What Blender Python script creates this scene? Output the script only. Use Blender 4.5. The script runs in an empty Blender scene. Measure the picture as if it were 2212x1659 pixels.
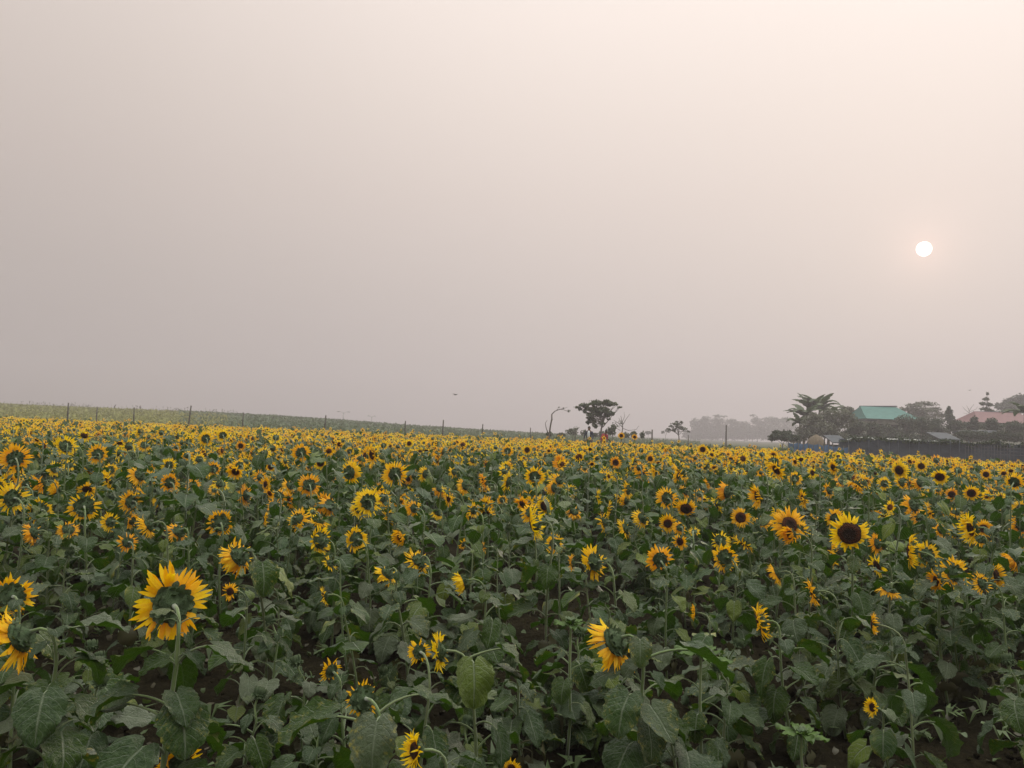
import bpy, math, random
import numpy as np
from mathutils import Vector, Matrix, noise

R = math.radians
PI = math.pi
rnd = random.Random(11)
scene = bpy.context.scene

# ------------------------------------------------------------------ camera
CAM_Z = 1.7
FPX = 1703.0                      # focal length measured on a 2212 px wide copy of the photo
PITCH = R(3.38)
ROLL = R(2.1)
cam_data = bpy.data.cameras.new("camera")
cam_data.sensor_width = 36.0
cam_data.lens = 36.0 * FPX / 2212.0
cam_data.clip_start = 0.05
cam_data.clip_end = 5000
cam = bpy.data.objects.new("camera", cam_data)
scene.collection.objects.link(cam)
CM = Matrix.Rotation(PI / 2 + PITCH, 4, 'X') @ Matrix.Rotation(ROLL, 4, 'Z')
cam.matrix_world = Matrix.Translation((0, 0, CAM_Z)) @ CM
scene.camera = cam

# ------------------------------------------------------------------ light, sky, exposure
SUN_EL = R(12.6)
SUN_AZ = R(27.6)                  # to the right of the view
SUND = Vector((math.sin(SUN_AZ) * math.cos(SUN_EL), math.cos(SUN_AZ) * math.cos(SUN_EL), math.sin(SUN_EL)))

world = bpy.data.worlds.new("World")
scene.world = world
world.use_nodes = True
wt = world.node_tree
wt.nodes.clear()


def lin(c):
    return tuple(((v / 255.0) / 12.92 if v <= 10 else (((v / 255.0) + 0.055) / 1.055) ** 2.4) for v in c)


SKY_STOPS = [(0.0, (196, 185, 182)), (0.041, (199, 188, 185)), (0.162, (212, 200, 194)), (0.282, (228, 214, 206)),
             (0.38, (241, 227, 218)), (0.479, (254, 240, 231)), (0.60, (255, 250, 243))]
ZENITH_BOOST = (3.1, 3.35, 3.2)


def build_world():
    n, l = wt.nodes, wt.links
    tc = n.new("ShaderNodeTexCoord")

    def vm(op, a, b=None):
        k = n.new("ShaderNodeVectorMath"); k.operation = op
        l.new(a, k.inputs[0])
        if b is not None:
            if isinstance(b, (tuple, list, Vector)):
                k.inputs[1].default_value = tuple(b)
            else:
                l.new(b, k.inputs[1])
        return k

    def mt(op, a, b=None, clamp=False):
        k = n.new("ShaderNodeMath"); k.operation = op; k.use_clamp = clamp
        l.new(a, k.inputs[0])
        if b is not None:
            k.inputs[1].default_value = b
        return k
    nd = vm('NORMALIZE', tc.outputs['Generated'])
    sz = n.new("ShaderNodeSeparateXYZ"); l.new(nd.outputs[0], sz.inputs[0])
    # colour by height above the horizon
    ramp = n.new("ShaderNodeValToRGB")
    cr = ramp.color_ramp
    while len(cr.elements) < len(SKY_STOPS):
        cr.elements.new(0.5)
    for e, (p, c) in zip(cr.elements, SKY_STOPS):
        e.position = p
        e.color = lin(c) + (1,)
    l.new(sz.outputs[2], ramp.inputs[0])
    # brighter on the sun's side
    flat = vm('MULTIPLY', nd.outputs[0], (1, 1, 0))
    fn = vm('NORMALIZE', flat.outputs[0])
    sx = n.new("ShaderNodeSeparateXYZ"); l.new(fn.outputs[0], sx.inputs[0])
    side = n.new("ShaderNodeFloatCurve")
    mp = n.new("ShaderNodeMapRange"); l.new(sx.outputs[0], mp.inputs['Value'])
    mp.inputs['From Min'].default_value = -1.0; mp.inputs['From Max'].default_value = 1.0
    l.new(mp.outputs[0], side.inputs['Value'])
    cv = side.mapping.curves[0]
    pts = [(-1.0, 0.82), (-0.545, 0.89), (-0.31, 0.945), (0.0, 1.0), (0.31, 1.028), (0.541, 1.05), (1.0, 1.06)]
    cv.points[0].location = (0.0, pts[0][1] ** 2.2 / 2); cv.points[1].location = (1.0, pts[-1][1] ** 2.2 / 2)
    for a, b in pts[1:-1]:
        cv.points.new(a / 2 + 0.5, b ** 2.2 / 2)
    side.mapping.update()
    # sky overhead, out of view, boosted and cooled as added light on the foliage
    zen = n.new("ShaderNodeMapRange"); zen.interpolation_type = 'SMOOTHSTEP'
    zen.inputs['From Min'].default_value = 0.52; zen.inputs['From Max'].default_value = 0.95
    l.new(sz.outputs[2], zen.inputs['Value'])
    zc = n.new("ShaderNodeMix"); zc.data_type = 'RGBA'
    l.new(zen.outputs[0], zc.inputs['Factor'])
    zc.inputs[6].default_value = (1, 1, 1, 1); zc.inputs[7].default_value = ZENITH_BOOST + (1,)
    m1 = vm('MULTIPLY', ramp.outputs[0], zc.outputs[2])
    dbl = mt('MULTIPLY', side.outputs[0], 2.0)
    rmul = n.new("ShaderNodeVectorMath"); rmul.operation = 'SCALE'
    l.new(m1.outputs[0], rmul.inputs[0]); l.new(dbl.outputs[0], rmul.inputs['Scale'])
    # sun seen through thick haze: bright disc and a faint warm ring of glow
    dot = vm('DOT_PRODUCT', nd.outputs[0], tuple(SUND))
    ang = mt('ARCCOSINE', dot.outputs['Value'])
    g = mt('MULTIPLY', ang.outputs[0], -1.0 / R(1.5))
    ge = mt('EXPONENT', g.outputs[0])
    disc = n.new("ShaderNodeMapRange"); disc.interpolation_type = 'SMOOTHSTEP'
    disc.inputs['From Min'].default_value = R(0.48); disc.inputs['From Max'].default_value = R(0.38)
    l.new(ang.outputs[0], disc.inputs['Value'])
    glow = n.new("ShaderNodeMix"); glow.data_type = 'RGBA'; glow.blend_type = 'ADD'
    gl2 = mt('MULTIPLY', ge.outputs[0], 0.27)
    l.new(gl2.outputs[0], glow.inputs['Factor'])
    l.new(rmul.outputs[0], glow.inputs[6]); glow.inputs[7].default_value = (1.0, 0.55, 0.40, 1)
    dsk = n.new("ShaderNodeMix"); dsk.data_type = 'RGBA'
    l.new(disc.outputs[0], dsk.inputs['Factor'])
    l.new(glow.outputs[2], dsk.inputs[6]); dsk.inputs[7].default_value = (9.0, 8.0, 6.8, 1)
    bg = n.new("ShaderNodeBackground"); bg.inputs['Strength'].default_value = 1.0
    l.new(dsk.outputs[2], bg.inputs['Color'])
    sky = n.new("ShaderNodeTexSky"); sky.sky_type = 'NISHITA'; sky.sun_disc = False
    sky.sun_elevation = SUN_EL; sky.sun_rotation = SUN_AZ
    sky.dust_density = 8.0; sky.air_density = 1.0
    bg2 = n.new("ShaderNodeBackground"); bg2.inputs['Strength'].default_value = 0.0008
    l.new(sky.outputs[0], bg2.inputs['Color'])
    ad = n.new("ShaderNodeAddShader")
    l.new(bg.outputs[0], ad.inputs[0]); l.new(bg2.outputs[0], ad.inputs[1])
    out = n.new("ShaderNodeOutputWorld")
    l.new(ad.outputs[0], out.inputs['Surface'])


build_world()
sun_data = bpy.data.lights.new("sun", 'SUN')
sun_data.energy = 1.4
sun_data.angle = R(10)
sun_data.color = (1.0, 0.86, 0.68)
sun_o = bpy.data.objects.new("sun", sun_data)
scene.collection.objects.link(sun_o)
sun_o.rotation_euler = (-SUND).to_track_quat('-Z', 'Y').to_euler()

scene.view_settings.view_transform = 'Standard'
scene.view_settings.look = 'None'
scene.view_settings.exposure = 0.0
scene.view_settings.gamma = 1.0
scene.render.engine = 'CYCLES'
scene.cycles.max_bounces = 7
scene.cycles.diffuse_bounces = 2
scene.cycles.glossy_bounces = 2
scene.cycles.transmission_bounces = 4
scene.cycles.transparent_max_bounces = 8
scene.cycles.volume_bounces = 2
scene.cycles.use_denoising = True


# ------------------------------------------------------------------ pixel (2212 wide) -> world
def ray(x, y):
    v = CM.to_3x3() @ Vector(((x - 1106) / FPX, (829.5 - y) / FPX, -1.0))
    return v


def P(x, y, D):
    v = ray(x, y)
    return Vector((0, 0, CAM_Z)) + v * (D / v.y)


def proj(p):
    q = CM.to_3x3().transposed() @ (Vector(p) - Vector((0, 0, CAM_Z)))
    if q.z > -0.05:
        return None
    return (1106 + q.x / -q.z * FPX, 829.5 - q.y / -q.z * FPX, -q.z)


def smooth(t):
    t = min(1, max(0, t))
    return t * t * (3 - 2 * t)


CRU = [-0.80, -0.65, -0.43, -0.30, -0.215, -0.12, -0.06, 0.04, 0.2]
CRH = [3.95, 3.65, 3.4, 3.0, 2.4, 1.6, 1.2, 0.7, 0.0]


def gz(x, y):
    """terrain height: flat field, a long green bank rising far off on the left"""
    if y < 60:
        return 0.03 * noise.noise(Vector((x * 0.5, y * 0.5, 0)))
    u = x / y
    c = float(np.interp(u, CRU, CRH))
    t = smooth((y - 75) / 155.0)
    return c * t + 0.12 * noise.noise(Vector((x * 0.05, y * 0.05, 3))) * min(1, (y - 60) / 40)


def edge(u):
    """distance at which the sunflower field ends, by direction"""
    return float(np.interp(u, [-0.8, -0.65, -0.3, 0.0, 0.25, 0.65, 0.8], [80, 78, 66, 56, 47, 33, 30]))


# ------------------------------------------------------------------ materials
def newmat(name):
    m = bpy.data.materials.new(name)
    m.use_nodes = True
    m.node_tree.nodes.clear()
    return m


class NT:
    def __init__(s, m):
        s.n = m.node_tree.nodes; s.l = m.node_tree.links

    def val(s, sock, v):
        if v is None:
            return
        if isinstance(v, bpy.types.NodeSocket):
            s.l.new(v, sock)
        elif isinstance(v, (tuple, list)) and len(v) == 3 and sock.type == 'RGBA':
            sock.default_value = tuple(v) + (1,)
        else:
            sock.default_value = v

    def math(s, op, a, b=None, c=None, clamp=False):
        k = s.n.new("ShaderNodeMath"); k.operation = op; k.use_clamp = clamp
        s.val(k.inputs[0], a); s.val(k.inputs[1], b)
        if c is not None:
            s.val(k.inputs[2], c)
        return k.outputs[0]

    def mix(s, f, a, b, blend='MIX'):
        k = s.n.new("ShaderNodeMix"); k.data_type = 'RGBA'; k.blend_type = blend
        s.val(k.inputs[0], f); s.val(k.inputs[6], a); s.val(k.inputs[7], b)
        return k.outputs[2]

    def noise(s, vec, scale, detail=3, rough=0.5):
        k = s.n.new("ShaderNodeTexNoise")
        if vec is not None:
            s.l.new(vec, k.inputs['Vector'])
        k.inputs['Scale'].default_value = scale
        k.inputs['Detail'].default_value = detail
        k.inputs['Roughness'].default_value = rough
        return k.outputs['Fac']

    def mr(s, v, a, b, c=0.0, d=1.0):
        k = s.n.new("ShaderNodeMapRange")
        s.val(k.inputs[0], v)
        for i, q in enumerate((a, b, c, d)):
            s.val(k.inputs[1 + i], q)
        return k.outputs[0]

    def coord(s, w='Object'):
        return s.n.new("ShaderNodeTexCoord").outputs[w]

    def pos(s):
        return s.n.new("ShaderNodeNewGeometry").outputs['Position']

    def attr(s, name):
        k = s.n.new("ShaderNodeAttribute"); k.attribute_name = name
        sp = s.n.new("ShaderNodeSeparateXYZ")
        s.l.new(k.outputs['Vector'], sp.inputs[0])
        return sp.outputs

    def rand(s):
        """random per object plus the stored tint of merged meshes"""
        oi = s.n.new("ShaderNodeObjectInfo")
        t = s.attr("lp")[2]
        a = s.math('ADD', oi.outputs['Random'], t)
        return s.math('FRACT', a)

    def bump(s, h, strength=0.5, dist=0.01):
        k = s.n.new("ShaderNodeBump")
        k.inputs['Strength'].default_value = strength
        k.inputs['Distance'].default_value = dist
        s.l.new(h, k.inputs['Height'])
        return k.outputs[0]

    def leafy(s, col, tcol, tf=0.35, gloss=0.06, rough=0.5, normal=None, graze=0.0):
        d = s.n.new("ShaderNodeBsdfDiffuse"); s.val(d.inputs[0], col)
        t = s.n.new("ShaderNodeBsdfTranslucent"); s.val(t.inputs[0], tcol)
        g = s.n.new("ShaderNodeBsdfGlossy"); g.inputs['Roughness'].default_value = rough
        g.inputs[0].default_value = (1, 1, 1, 1)
        m1 = s.n.new("ShaderNodeMixShader"); s.val(m1.inputs[0], tf)
        s.l.new(d.outputs[0], m1.inputs[1]); s.l.new(t.outputs[0], m1.inputs[2])
        m2 = s.n.new("ShaderNodeMixShader")
        if graze:
            lw = s.n.new("ShaderNodeLayerWeight"); lw.inputs['Blend'].default_value = 0.35
            if normal is not None:
                s.l.new(normal, lw.inputs['Normal'])
            gloss = s.mr(lw.outputs['Facing'], 0.25, 1.0, gloss, graze)
        s.val(m2.inputs[0], gloss)
        s.l.new(m1.outputs[0], m2.inputs[1]); s.l.new(g.outputs[0], m2.inputs[2])
        if normal is not None:
            for k in (d, t, g):
                s.l.new(normal, k.inputs['Normal'])
        o = s.n.new("ShaderNodeOutputMaterial"); s.l.new(m2.outputs[0], o.inputs[0])

    def princ(s, col, rough=0.8, normal=None, spec=0.3, metal=0.0):
        b = s.n.new("ShaderNodeBsdfPrincipled")
        s.val(b.inputs['Base Color'], col); s.val(b.inputs['Roughness'], rough)
        b.inputs['Specular IOR Level'].default_value = spec
        b.inputs['Metallic'].default_value = metal
        if normal is not None:
            s.l.new(normal, b.inputs['Normal'])
        o = s.n.new("ShaderNodeOutputMaterial"); s.l.new(b.outputs[0], o.inputs[0])
        return b


def mat_leaf():
    m = newmat("sunflower_leaf"); s = NT(m)
    a = s.attr("lp")
    r = s.rand()
    ab = s.math('ABSOLUTE', a[0])
    # side veins run forward from the midrib
    ph = s.math('MULTIPLY', s.math('SUBTRACT', s.math('MULTIPLY', a[1], 7.0), s.math('MULTIPLY', ab, 2.2)), 1.0)
    fr = s.math('ABSOLUTE', s.math('SUBTRACT', s.math('FRACT', ph), 0.5))
    vein = s.mr(fr, 0.0, 0.07, 1.0, 0.0)
    rib = s.mr(ab, 0.02, 0.07, 1.0, 0.0)
    v = s.math('MAXIMUM', s.math('MULTIPLY', vein, 0.55), rib)
    nz = s.mr(s.noise(s.coord(), 14.0, 5, 0.65), 0.32, 0.68)
    nf = s.noise(s.coord(), 90.0, 2, 0.6)
    base = s.mix(nz, (0.012, 0.033, 0.006), (0.060, 0.098, 0.038))
    green = s.mix(nz, (0.011, 0.031, 0.002), (0.042, 0.080, 0.005))
    base = s.mix(s.mr(r, 0.35, 0.85), base, green)
    base = s.mix(s.mr(s.math('FRACT', s.math('MULTIPLY', r, 13.7)), 0.76, 1.0, 0.0, 0.85), base, (0.13, 0.17, 0.016))
    # dusty wilted ones
    base = s.mix(s.mr(s.math('FRACT', s.math('MULTIPLY', r, 7.3)), 0.76, 1.0, 0.0, 0.7), base, (0.15, 0.165, 0.115))
    base = s.mix(s.math('MULTIPLY', v, 0.60), base, (0.20, 0.235, 0.16))
    # yellowing blotches towards the margin on some leaves
    yb = s.math('MULTIPLY', s.mr(s.noise(s.coord(), 9.0, 5, 0.7), 0.52, 0.66), s.mr(s.math('FRACT', s.math('MULTIPLY', r, 3.7)), 0.50, 0.85))
    yb = s.math('MULTIPLY', yb, s.mr(ab, 0.25, 0.9))
    base = s.mix(yb, base, (0.27, 0.25, 0.055))
    brown = s.math('MULTIPLY', s.mr(s.noise(s.coord(), 26.0, 3, 0.6), 0.66, 0.72), s.mr(ab, 0.5, 1.0))
    base = s.mix(brown, base, (0.09, 0.055, 0.025))
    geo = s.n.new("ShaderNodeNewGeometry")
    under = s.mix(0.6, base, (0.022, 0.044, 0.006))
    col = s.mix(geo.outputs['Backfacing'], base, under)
    h = s.math('ADD', s.math('MULTIPLY', v, -1.0), s.math('ADD', s.math('MULTIPLY', nz, 0.9), s.math('MULTIPLY', nf, 0.5)))
    tr = s.mix(yb, (0.042, 0.105, 0.002), (0.34, 0.28, 0.015))
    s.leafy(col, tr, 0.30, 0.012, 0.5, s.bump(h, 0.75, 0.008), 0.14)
    return m


def mat_stem():
    m = newmat("green_stem"); s = NT(m)
    nz = s.noise(s.coord(), 22.0, 3)
    c = s.mix(nz, (0.060, 0.100, 0.028), (0.135, 0.180, 0.066))
    c = s.mix(s.mr(s.rand(), 0.5, 1.0, 0.0, 0.5), c, (0.12, 0.13, 0.07))
    b = s.princ(c, 0.75, s.bump(s.noise(s.coord(), 260.0, 2), 0.5, 0.002))
    b.inputs['Sheen Weight'].default_value = 0.35
    return m


def mat_petal():
    m = newmat("yellow_petal"); s = NT(m)
    a = s.attr("lp")
    r = s.rand()
    st = s.math('ABSOLUTE', s.math('SINE', s.math('MULTIPLY', a[0], 9.0)))
    base = s.mix(s.mr(r, 0.0, 1.0), (0.95, 0.73, 0.002), (0.92, 0.45, 0.002))
    base = s.mix(s.mr(s.noise(s.coord(), 25.0, 2), 0.35, 0.7, 0.0, 0.3), base, (0.84, 0.28, 0.002))
    base = s.mix(s.math('MULTIPLY', s.mr(a[1], 0.35, 0.0), 0.5), base, (0.70, 0.22, 0.006))
    base = s.mix(s.math('MULTIPLY', st, 0.12), base, (0.5, 0.24, 0.01))
    s.leafy(base, base, 0.50, 0.02, 0.5, s.bump(st, 0.4, 0.003))
    return m


def mat_disc():
    m = newmat("brown_seed_disc"); s = NT(m)
    vo = s.n.new("ShaderNodeTexVoronoi"); vo.inputs['Scale'].default_value = 26.0
    s.l.new(s.coord(), vo.inputs['Vector'])
    a = s.attr("lp")
    ring = s.mr(a[0], 0.45, 0.72)
    ring2 = s.mr(a[0], 0.98, 0.82)
    c = s.mix(s.math('MULTIPLY', ring, ring2), (0.042, 0.018, 0.008), (0.130, 0.036, 0.012))
    c = s.mix(s.mr(vo.outputs['Distance'], 0.2, 0.9, 0.0, 0.5), c, (0.008, 0.004, 0.003))
    s.princ(c, 0.9, s.bump(vo.outputs['Distance'], 1.0, 0.03))
    return m


def mat_bract():
    m = newmat("green_bract"); s = NT(m)
    nz = s.noise(s.coord(), 6.0, 4, 0.6)
    c = s.mix(nz, (0.022, 0.048, 0.015), (0.075, 0.115, 0.048))
    a = s.attr("lp")
    c = s.mix(s.mr(a[1], 0.4, 1.0, 0.0, 0.7), c, (0.14, 0.175, 0.095))
    s.leafy(c, (0.05, 0.10, 0.012), 0.15, 0.03, 0.5, s.bump(s.noise(s.coord(), 40.0, 3), 0.6, 0.02))
    return m


def mat_simple(name, c1, c2, scale=4.0, rough=0.85, bump=0.3, dist=0.01, detail=4, wpos=False, spec=0.25):
    m = newmat(name); s = NT(m)
    co = s.pos() if wpos else s.coord()
    nz = s.noise(co, scale, detail, 0.6)
    nz = s.mr(nz, 0.3, 0.7)
    s.princ(s.mix(nz, c1, c2), rough, s.bump(s.noise(co, scale * 4, 3), bump, dist), spec)
    return m


def mat_foliage(name, c1, c2, tr, scale=1.2):
    m = newmat(name); s = NT(m)
    nz = s.mr(s.noise(s.pos(), scale, 3, 0.6), 0.3, 0.7)
    c = s.mix(nz, c1, c2)
    c = s.mix(s.mr(s.rand(), 0.0, 1.0, 0.0, 0.45), c, tuple(v * 1.7 for v in c2))
    s.leafy(c, tr, 0.25, 0.03, 0.5)
    return m


def mat_soil():
    m = newmat("dry_field_soil"); s = NT(m)
    p = s.pos()
    n1 = s.mr(s.noise(p, 1.1, 5, 0.62), 0.3, 0.7)
    n2 = s.noise(p, 24.0, 6, 0.75)
    n3 = s.noise(p, 60.0, 3, 0.7)
    c = s.mix(n1, (0.017, 0.0145, 0.008), (0.050, 0.041, 0.024))
    c = s.mix(s.mr(n2, 0.40, 0.62), s.mix(0.8, c, (0.014, 0.011, 0.007)), c)
    c = s.mix(s.mr(n3, 0.62, 0.75, 0.0, 0.6), c, (0.085, 0.075, 0.052))
    h = s.math('ADD', s.math('MULTIPLY', n2, 1.0), s.math('MULTIPLY', n3, 0.35))
    # beyond the field: meadow and green crop
    sp = s.n.new("ShaderNodeSeparateXYZ"); s.l.new(p, sp.inputs[0])
    far = s.mr(sp.outputs[1], 34.0, 50.0)
    g1 = s.mix(s.mr(s.noise(p, 0.06, 5, 0.65), 0.35, 0.65), (0.14, 0.145, 0.024), (0.21, 0.205, 0.05))
    g1 = s.mix(s.mr(s.noise(p, 1.2, 4, 0.7), 0.4, 0.7), g1, (0.055, 0.08, 0.03))
    side = s.mr(s.math('DIVIDE', sp.outputs[0], sp.outputs[1]), -0.46, -0.30)
    g2 = s.mix(s.noise(p, 0.3, 5, 0.7), (0.035, 0.055, 0.028), (0.07, 0.095, 0.045))
    g = s.mix(side, g1, g2)
    crest = s.mr(sp.outputs[1], 165.0, 215.0, 0.0, 0.8)
    g = s.mix(crest, g, (0.06, 0.065, 0.035))
    s.princ(s.mix(far, c, g), 1.0, s.bump(h, 1.0, 0.06), 0.02)
    return m


M = dict(
    leaf=mat_leaf(), stem=mat_stem(), petal=mat_petal(), disc=mat_disc(), bract=mat_bract(), soil=mat_soil(),
    bark=mat_simple("grey_bark", (0.07, 0.06, 0.05), (0.15, 0.13, 0.11), 6.0, 0.9, 0.6, 0.02),
    post=mat_simple("weathered_post", (0.055, 0.05, 0.045), (0.12, 0.11, 0.095), 8.0),
    wither=mat_foliage("withered_leaf", (0.040, 0.040, 0.020), (0.085, 0.080, 0.042), (0.07, 0.07, 0.01), 9.0),
    dark=mat_foliage("dark_hedge_leaf", (0.022, 0.032, 0.020), (0.045, 0.062, 0.034), (0.03, 0.05, 0.01)),
    mid=mat_foliage("tree_leaf", (0.040, 0.052, 0.028), (0.085, 0.100, 0.055), (0.06, 0.08, 0.02)),
    dusty=mat_foliage("dusty_tree_leaf", (0.065, 0.070, 0.048), (0.13, 0.135, 0.095), (0.08, 0.09, 0.04)),
    crop=mat_foliage("field_crop_leaf", (0.045, 0.070, 0.030), (0.085, 0.115, 0.050), (0.08, 0.12, 0.02), 0.5),
    grass=mat_foliage("meadow_grass", (0.14, 0.145, 0.022), (0.22, 0.215, 0.045), (0.15, 0.16, 0.015), 0.3),
    dry=mat_foliage("dry_stalk", (0.036, 0.032, 0.020), (0.070, 0.060, 0.038), (0.06, 0.06, 0.02)),
    young=mat_foliage("young_leaf", (0.034, 0.068, 0.012), (0.062, 0.105, 0.022), (0.05, 0.11, 0.006), 6.0),
    banana=mat_foliage("banana_leaf", (0.030, 0.045, 0.025), (0.07, 0.088, 0.048), (0.05, 0.08, 0.02)),
    groof=mat_simple("teal_metal_roof", (0.030, 0.115, 0.105), (0.048, 0.155, 0.142), 1.5, 0.55, 0.1),
    rroof=mat_simple("faded_red_metal_roof", (0.150, 0.072, 0.078), (0.185, 0.093, 0.098), 1.5, 0.6, 0.1),
    wall=mat_simple("pale_plaster", (0.24, 0.24, 0.21), (0.36, 0.35, 0.31), 2.0),
    dwall=mat_simple("dark_opening", (0.02, 0.02, 0.02), (0.04, 0.04, 0.045), 2.0),
    tin=mat_simple("grey_tin", (0.055, 0.06, 0.07), (0.095, 0.10, 0.115), 3.0, 0.9),
    thatch=mat_simple("brown_straw", (0.11, 0.085, 0.06), (0.20, 0.155, 0.11), 9.0, 0.95, 0.8, 0.05),
    net=mat_simple("dark_net", (0.046, 0.054, 0.070), (0.095, 0.106, 0.128), 0.9, 0.9, 0.8, 0.05, wpos=True),
    blue=mat_simple("blue_tarpaulin", (0.07, 0.13, 0.24), (0.13, 0.21, 0.34), 1.2, 0.6, 0.5, 0.05, wpos=True),
    white=mat_simple("pale_plastic", (0.45, 0.46, 0.46), (0.62, 0.62, 0.60), 5.0, 0.6),
    skin=mat_simple("skin", (0.12, 0.065, 0.04), (0.15, 0.085, 0.055), 5.0, 0.6, 0.05),
    hair=mat_simple("black_hair", (0.008, 0.007, 0.006), (0.02, 0.016, 0.014), 30.0, 0.5),
    navy=mat_simple("navy_cloth", (0.012, 0.016, 0.03), (0.025, 0.03, 0.05), 8.0),
    shirt=mat_simple("white_shirt", (0.45, 0.47, 0.52), (0.6, 0.62, 0.66), 8.0),
    red=mat_simple("crimson_cloth", (0.26, 0.018, 0.045), (0.36, 0.03, 0.07), 8.0),
    grey=mat_simple("grey_cloth", (0.06, 0.055, 0.065), (0.10, 0.09, 0.10), 8.0),
    feather=mat_simple("grey_feather", (0.06, 0.06, 0.06), (0.13, 0.125, 0.12), 12.0),
    metal=mat_simple("painted_metal", (0.20, 0.20, 0.20), (0.30, 0.30, 0.29), 8.0, 0.5),
)


# ------------------------------------------------------------------ mesh containers
class MB:
    """collects faces with a material key and a per-vertex (u, v, tint)"""

    def __init__(s):
        s.v = []; s.f = []; s.m = []; s.a = []

    def add(s, verts, faces, mat, attr=None):
        o = len(s.v)
        s.v.extend([tuple(p) for p in verts])
        s.a.extend(attr if attr is not None else [(0.0, 0.0, 0.0)] * len(verts))
        for f in faces:
            s.f.append(tuple(i + o for i in f)); s.m.append(mat)

    def addmb(s, other, mtx, tint=None):
        o = len(s.v)
        s.v.extend([tuple(mtx @ Vector(p)) for p in other.v])
        s.a.extend(other.a if tint is None else [(q[0], q[1], tint) for q in other.a])
        s.f.extend([tuple(i + o for i in f) for f in other.f])
        s.m.extend(other.m)

    def mesh(s, name, smooth_=True):
        me = bpy.data.meshes.new(name)
        me.from_pydata(s.v, [], s.f)
        keys = []
        for k in s.m:
            if k not in keys:
                keys.append(k)
        for k in keys:
            me.materials.append(M[k])
        if len(keys) > 1:
            me.polygons.foreach_set("material_index", [keys.index(k) for k in s.m])
        at = me.attributes.new("lp", 'FLOAT_VECTOR', 'POINT')
        at.data.foreach_set("vector", [c for q in s.a for c in q])
        if smooth_:
            me.polygons.foreach_set("use_smooth", [True] * len(s.f))
        me.update()
        return me


def link(o, parent=None):
    scene.collection.objects.link(o)
    if parent is not None:
        o.parent = parent
    return o


def obj(name, mesh, parent=None, mtx=None, loc=None):
    o = bpy.data.objects.new(name, mesh)
    link(o, parent)
    if mtx is not None:
        o.matrix_local = mtx
    if loc is not None:
        o.location = loc
    return o


def tag(o, label=None, cat=None, group=None, kind=None):
    if label: o["label"] = label
    if cat: o["category"] = cat
    if group: o["group"] = group
    if kind: o["kind"] = kind
    return o


def thing(name, label, cat, loc=(0, 0, 0), rz=0.0, group=None):
    o = bpy.data.objects.new(name, None)
    o.empty_display_size = 0.2
    link(o)
    o.location = loc; o.rotation_euler = (0, 0, rz)
    return tag(o, label, cat, group)


def tube(mb, pts, rads, mat, n=6, cap=True, flat=1.0):
    pts = [Vector(p) for p in pts]
    vs = []; up = Vector((0, 0, 1))
    prev = None
    for i, p in enumerate(pts):
        d = (pts[min(i + 1, len(pts) - 1)] - pts[max(i - 1, 0)])
        if d.length < 1e-9:
            d = Vector((0, 0, 1))
        d.normalize()
        a = prev if prev is not None else (Vector((1, 0, 0)) if abs(d.x) < 0.8 else Vector((0, 1, 0)))
        a = (a - d * a.dot(d))
        if a.length < 1e-6:
            a = d.orthogonal()
        a.normalize(); b = d.cross(a); prev = a
        for k in range(n):
            t = 2 * PI * k / n
            vs.append(p + (a * math.cos(t) + b * math.sin(t) * flat) * rads[i])
    fs = []
    for i in range(len(pts) - 1):
        for k in range(n):
            fs.append((i * n + k, i * n + (k + 1) % n, (i + 1) * n + (k + 1) % n, (i + 1) * n + k))
    if cap:
        fs.append(tuple(range(n))[::-1]); fs.append(tuple((len(pts) - 1) * n + k for k in range(n)))
    mb.add(vs, fs, mat)


def box(mb, c, s, mat, rz=0.0):
    ca, sa = math.cos(rz), math.sin(rz)
    vs = []
    for dz in (-.5, .5):
        for dx, dy in ((-.5, -.5), (.5, -.5), (.5, .5), (-.5, .5)):
            x, y = dx * s[0], dy * s[1]
            vs.append((c[0] + x * ca - y * sa, c[1] + x * sa + y * ca, c[2] + dz * s[2]))
    mb.add(vs, [(3, 2, 1, 0), (4, 5, 6, 7), (0, 1, 5, 4), (1, 2, 6, 5), (2, 3, 7, 6), (3, 0, 4, 7)], mat)


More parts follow.
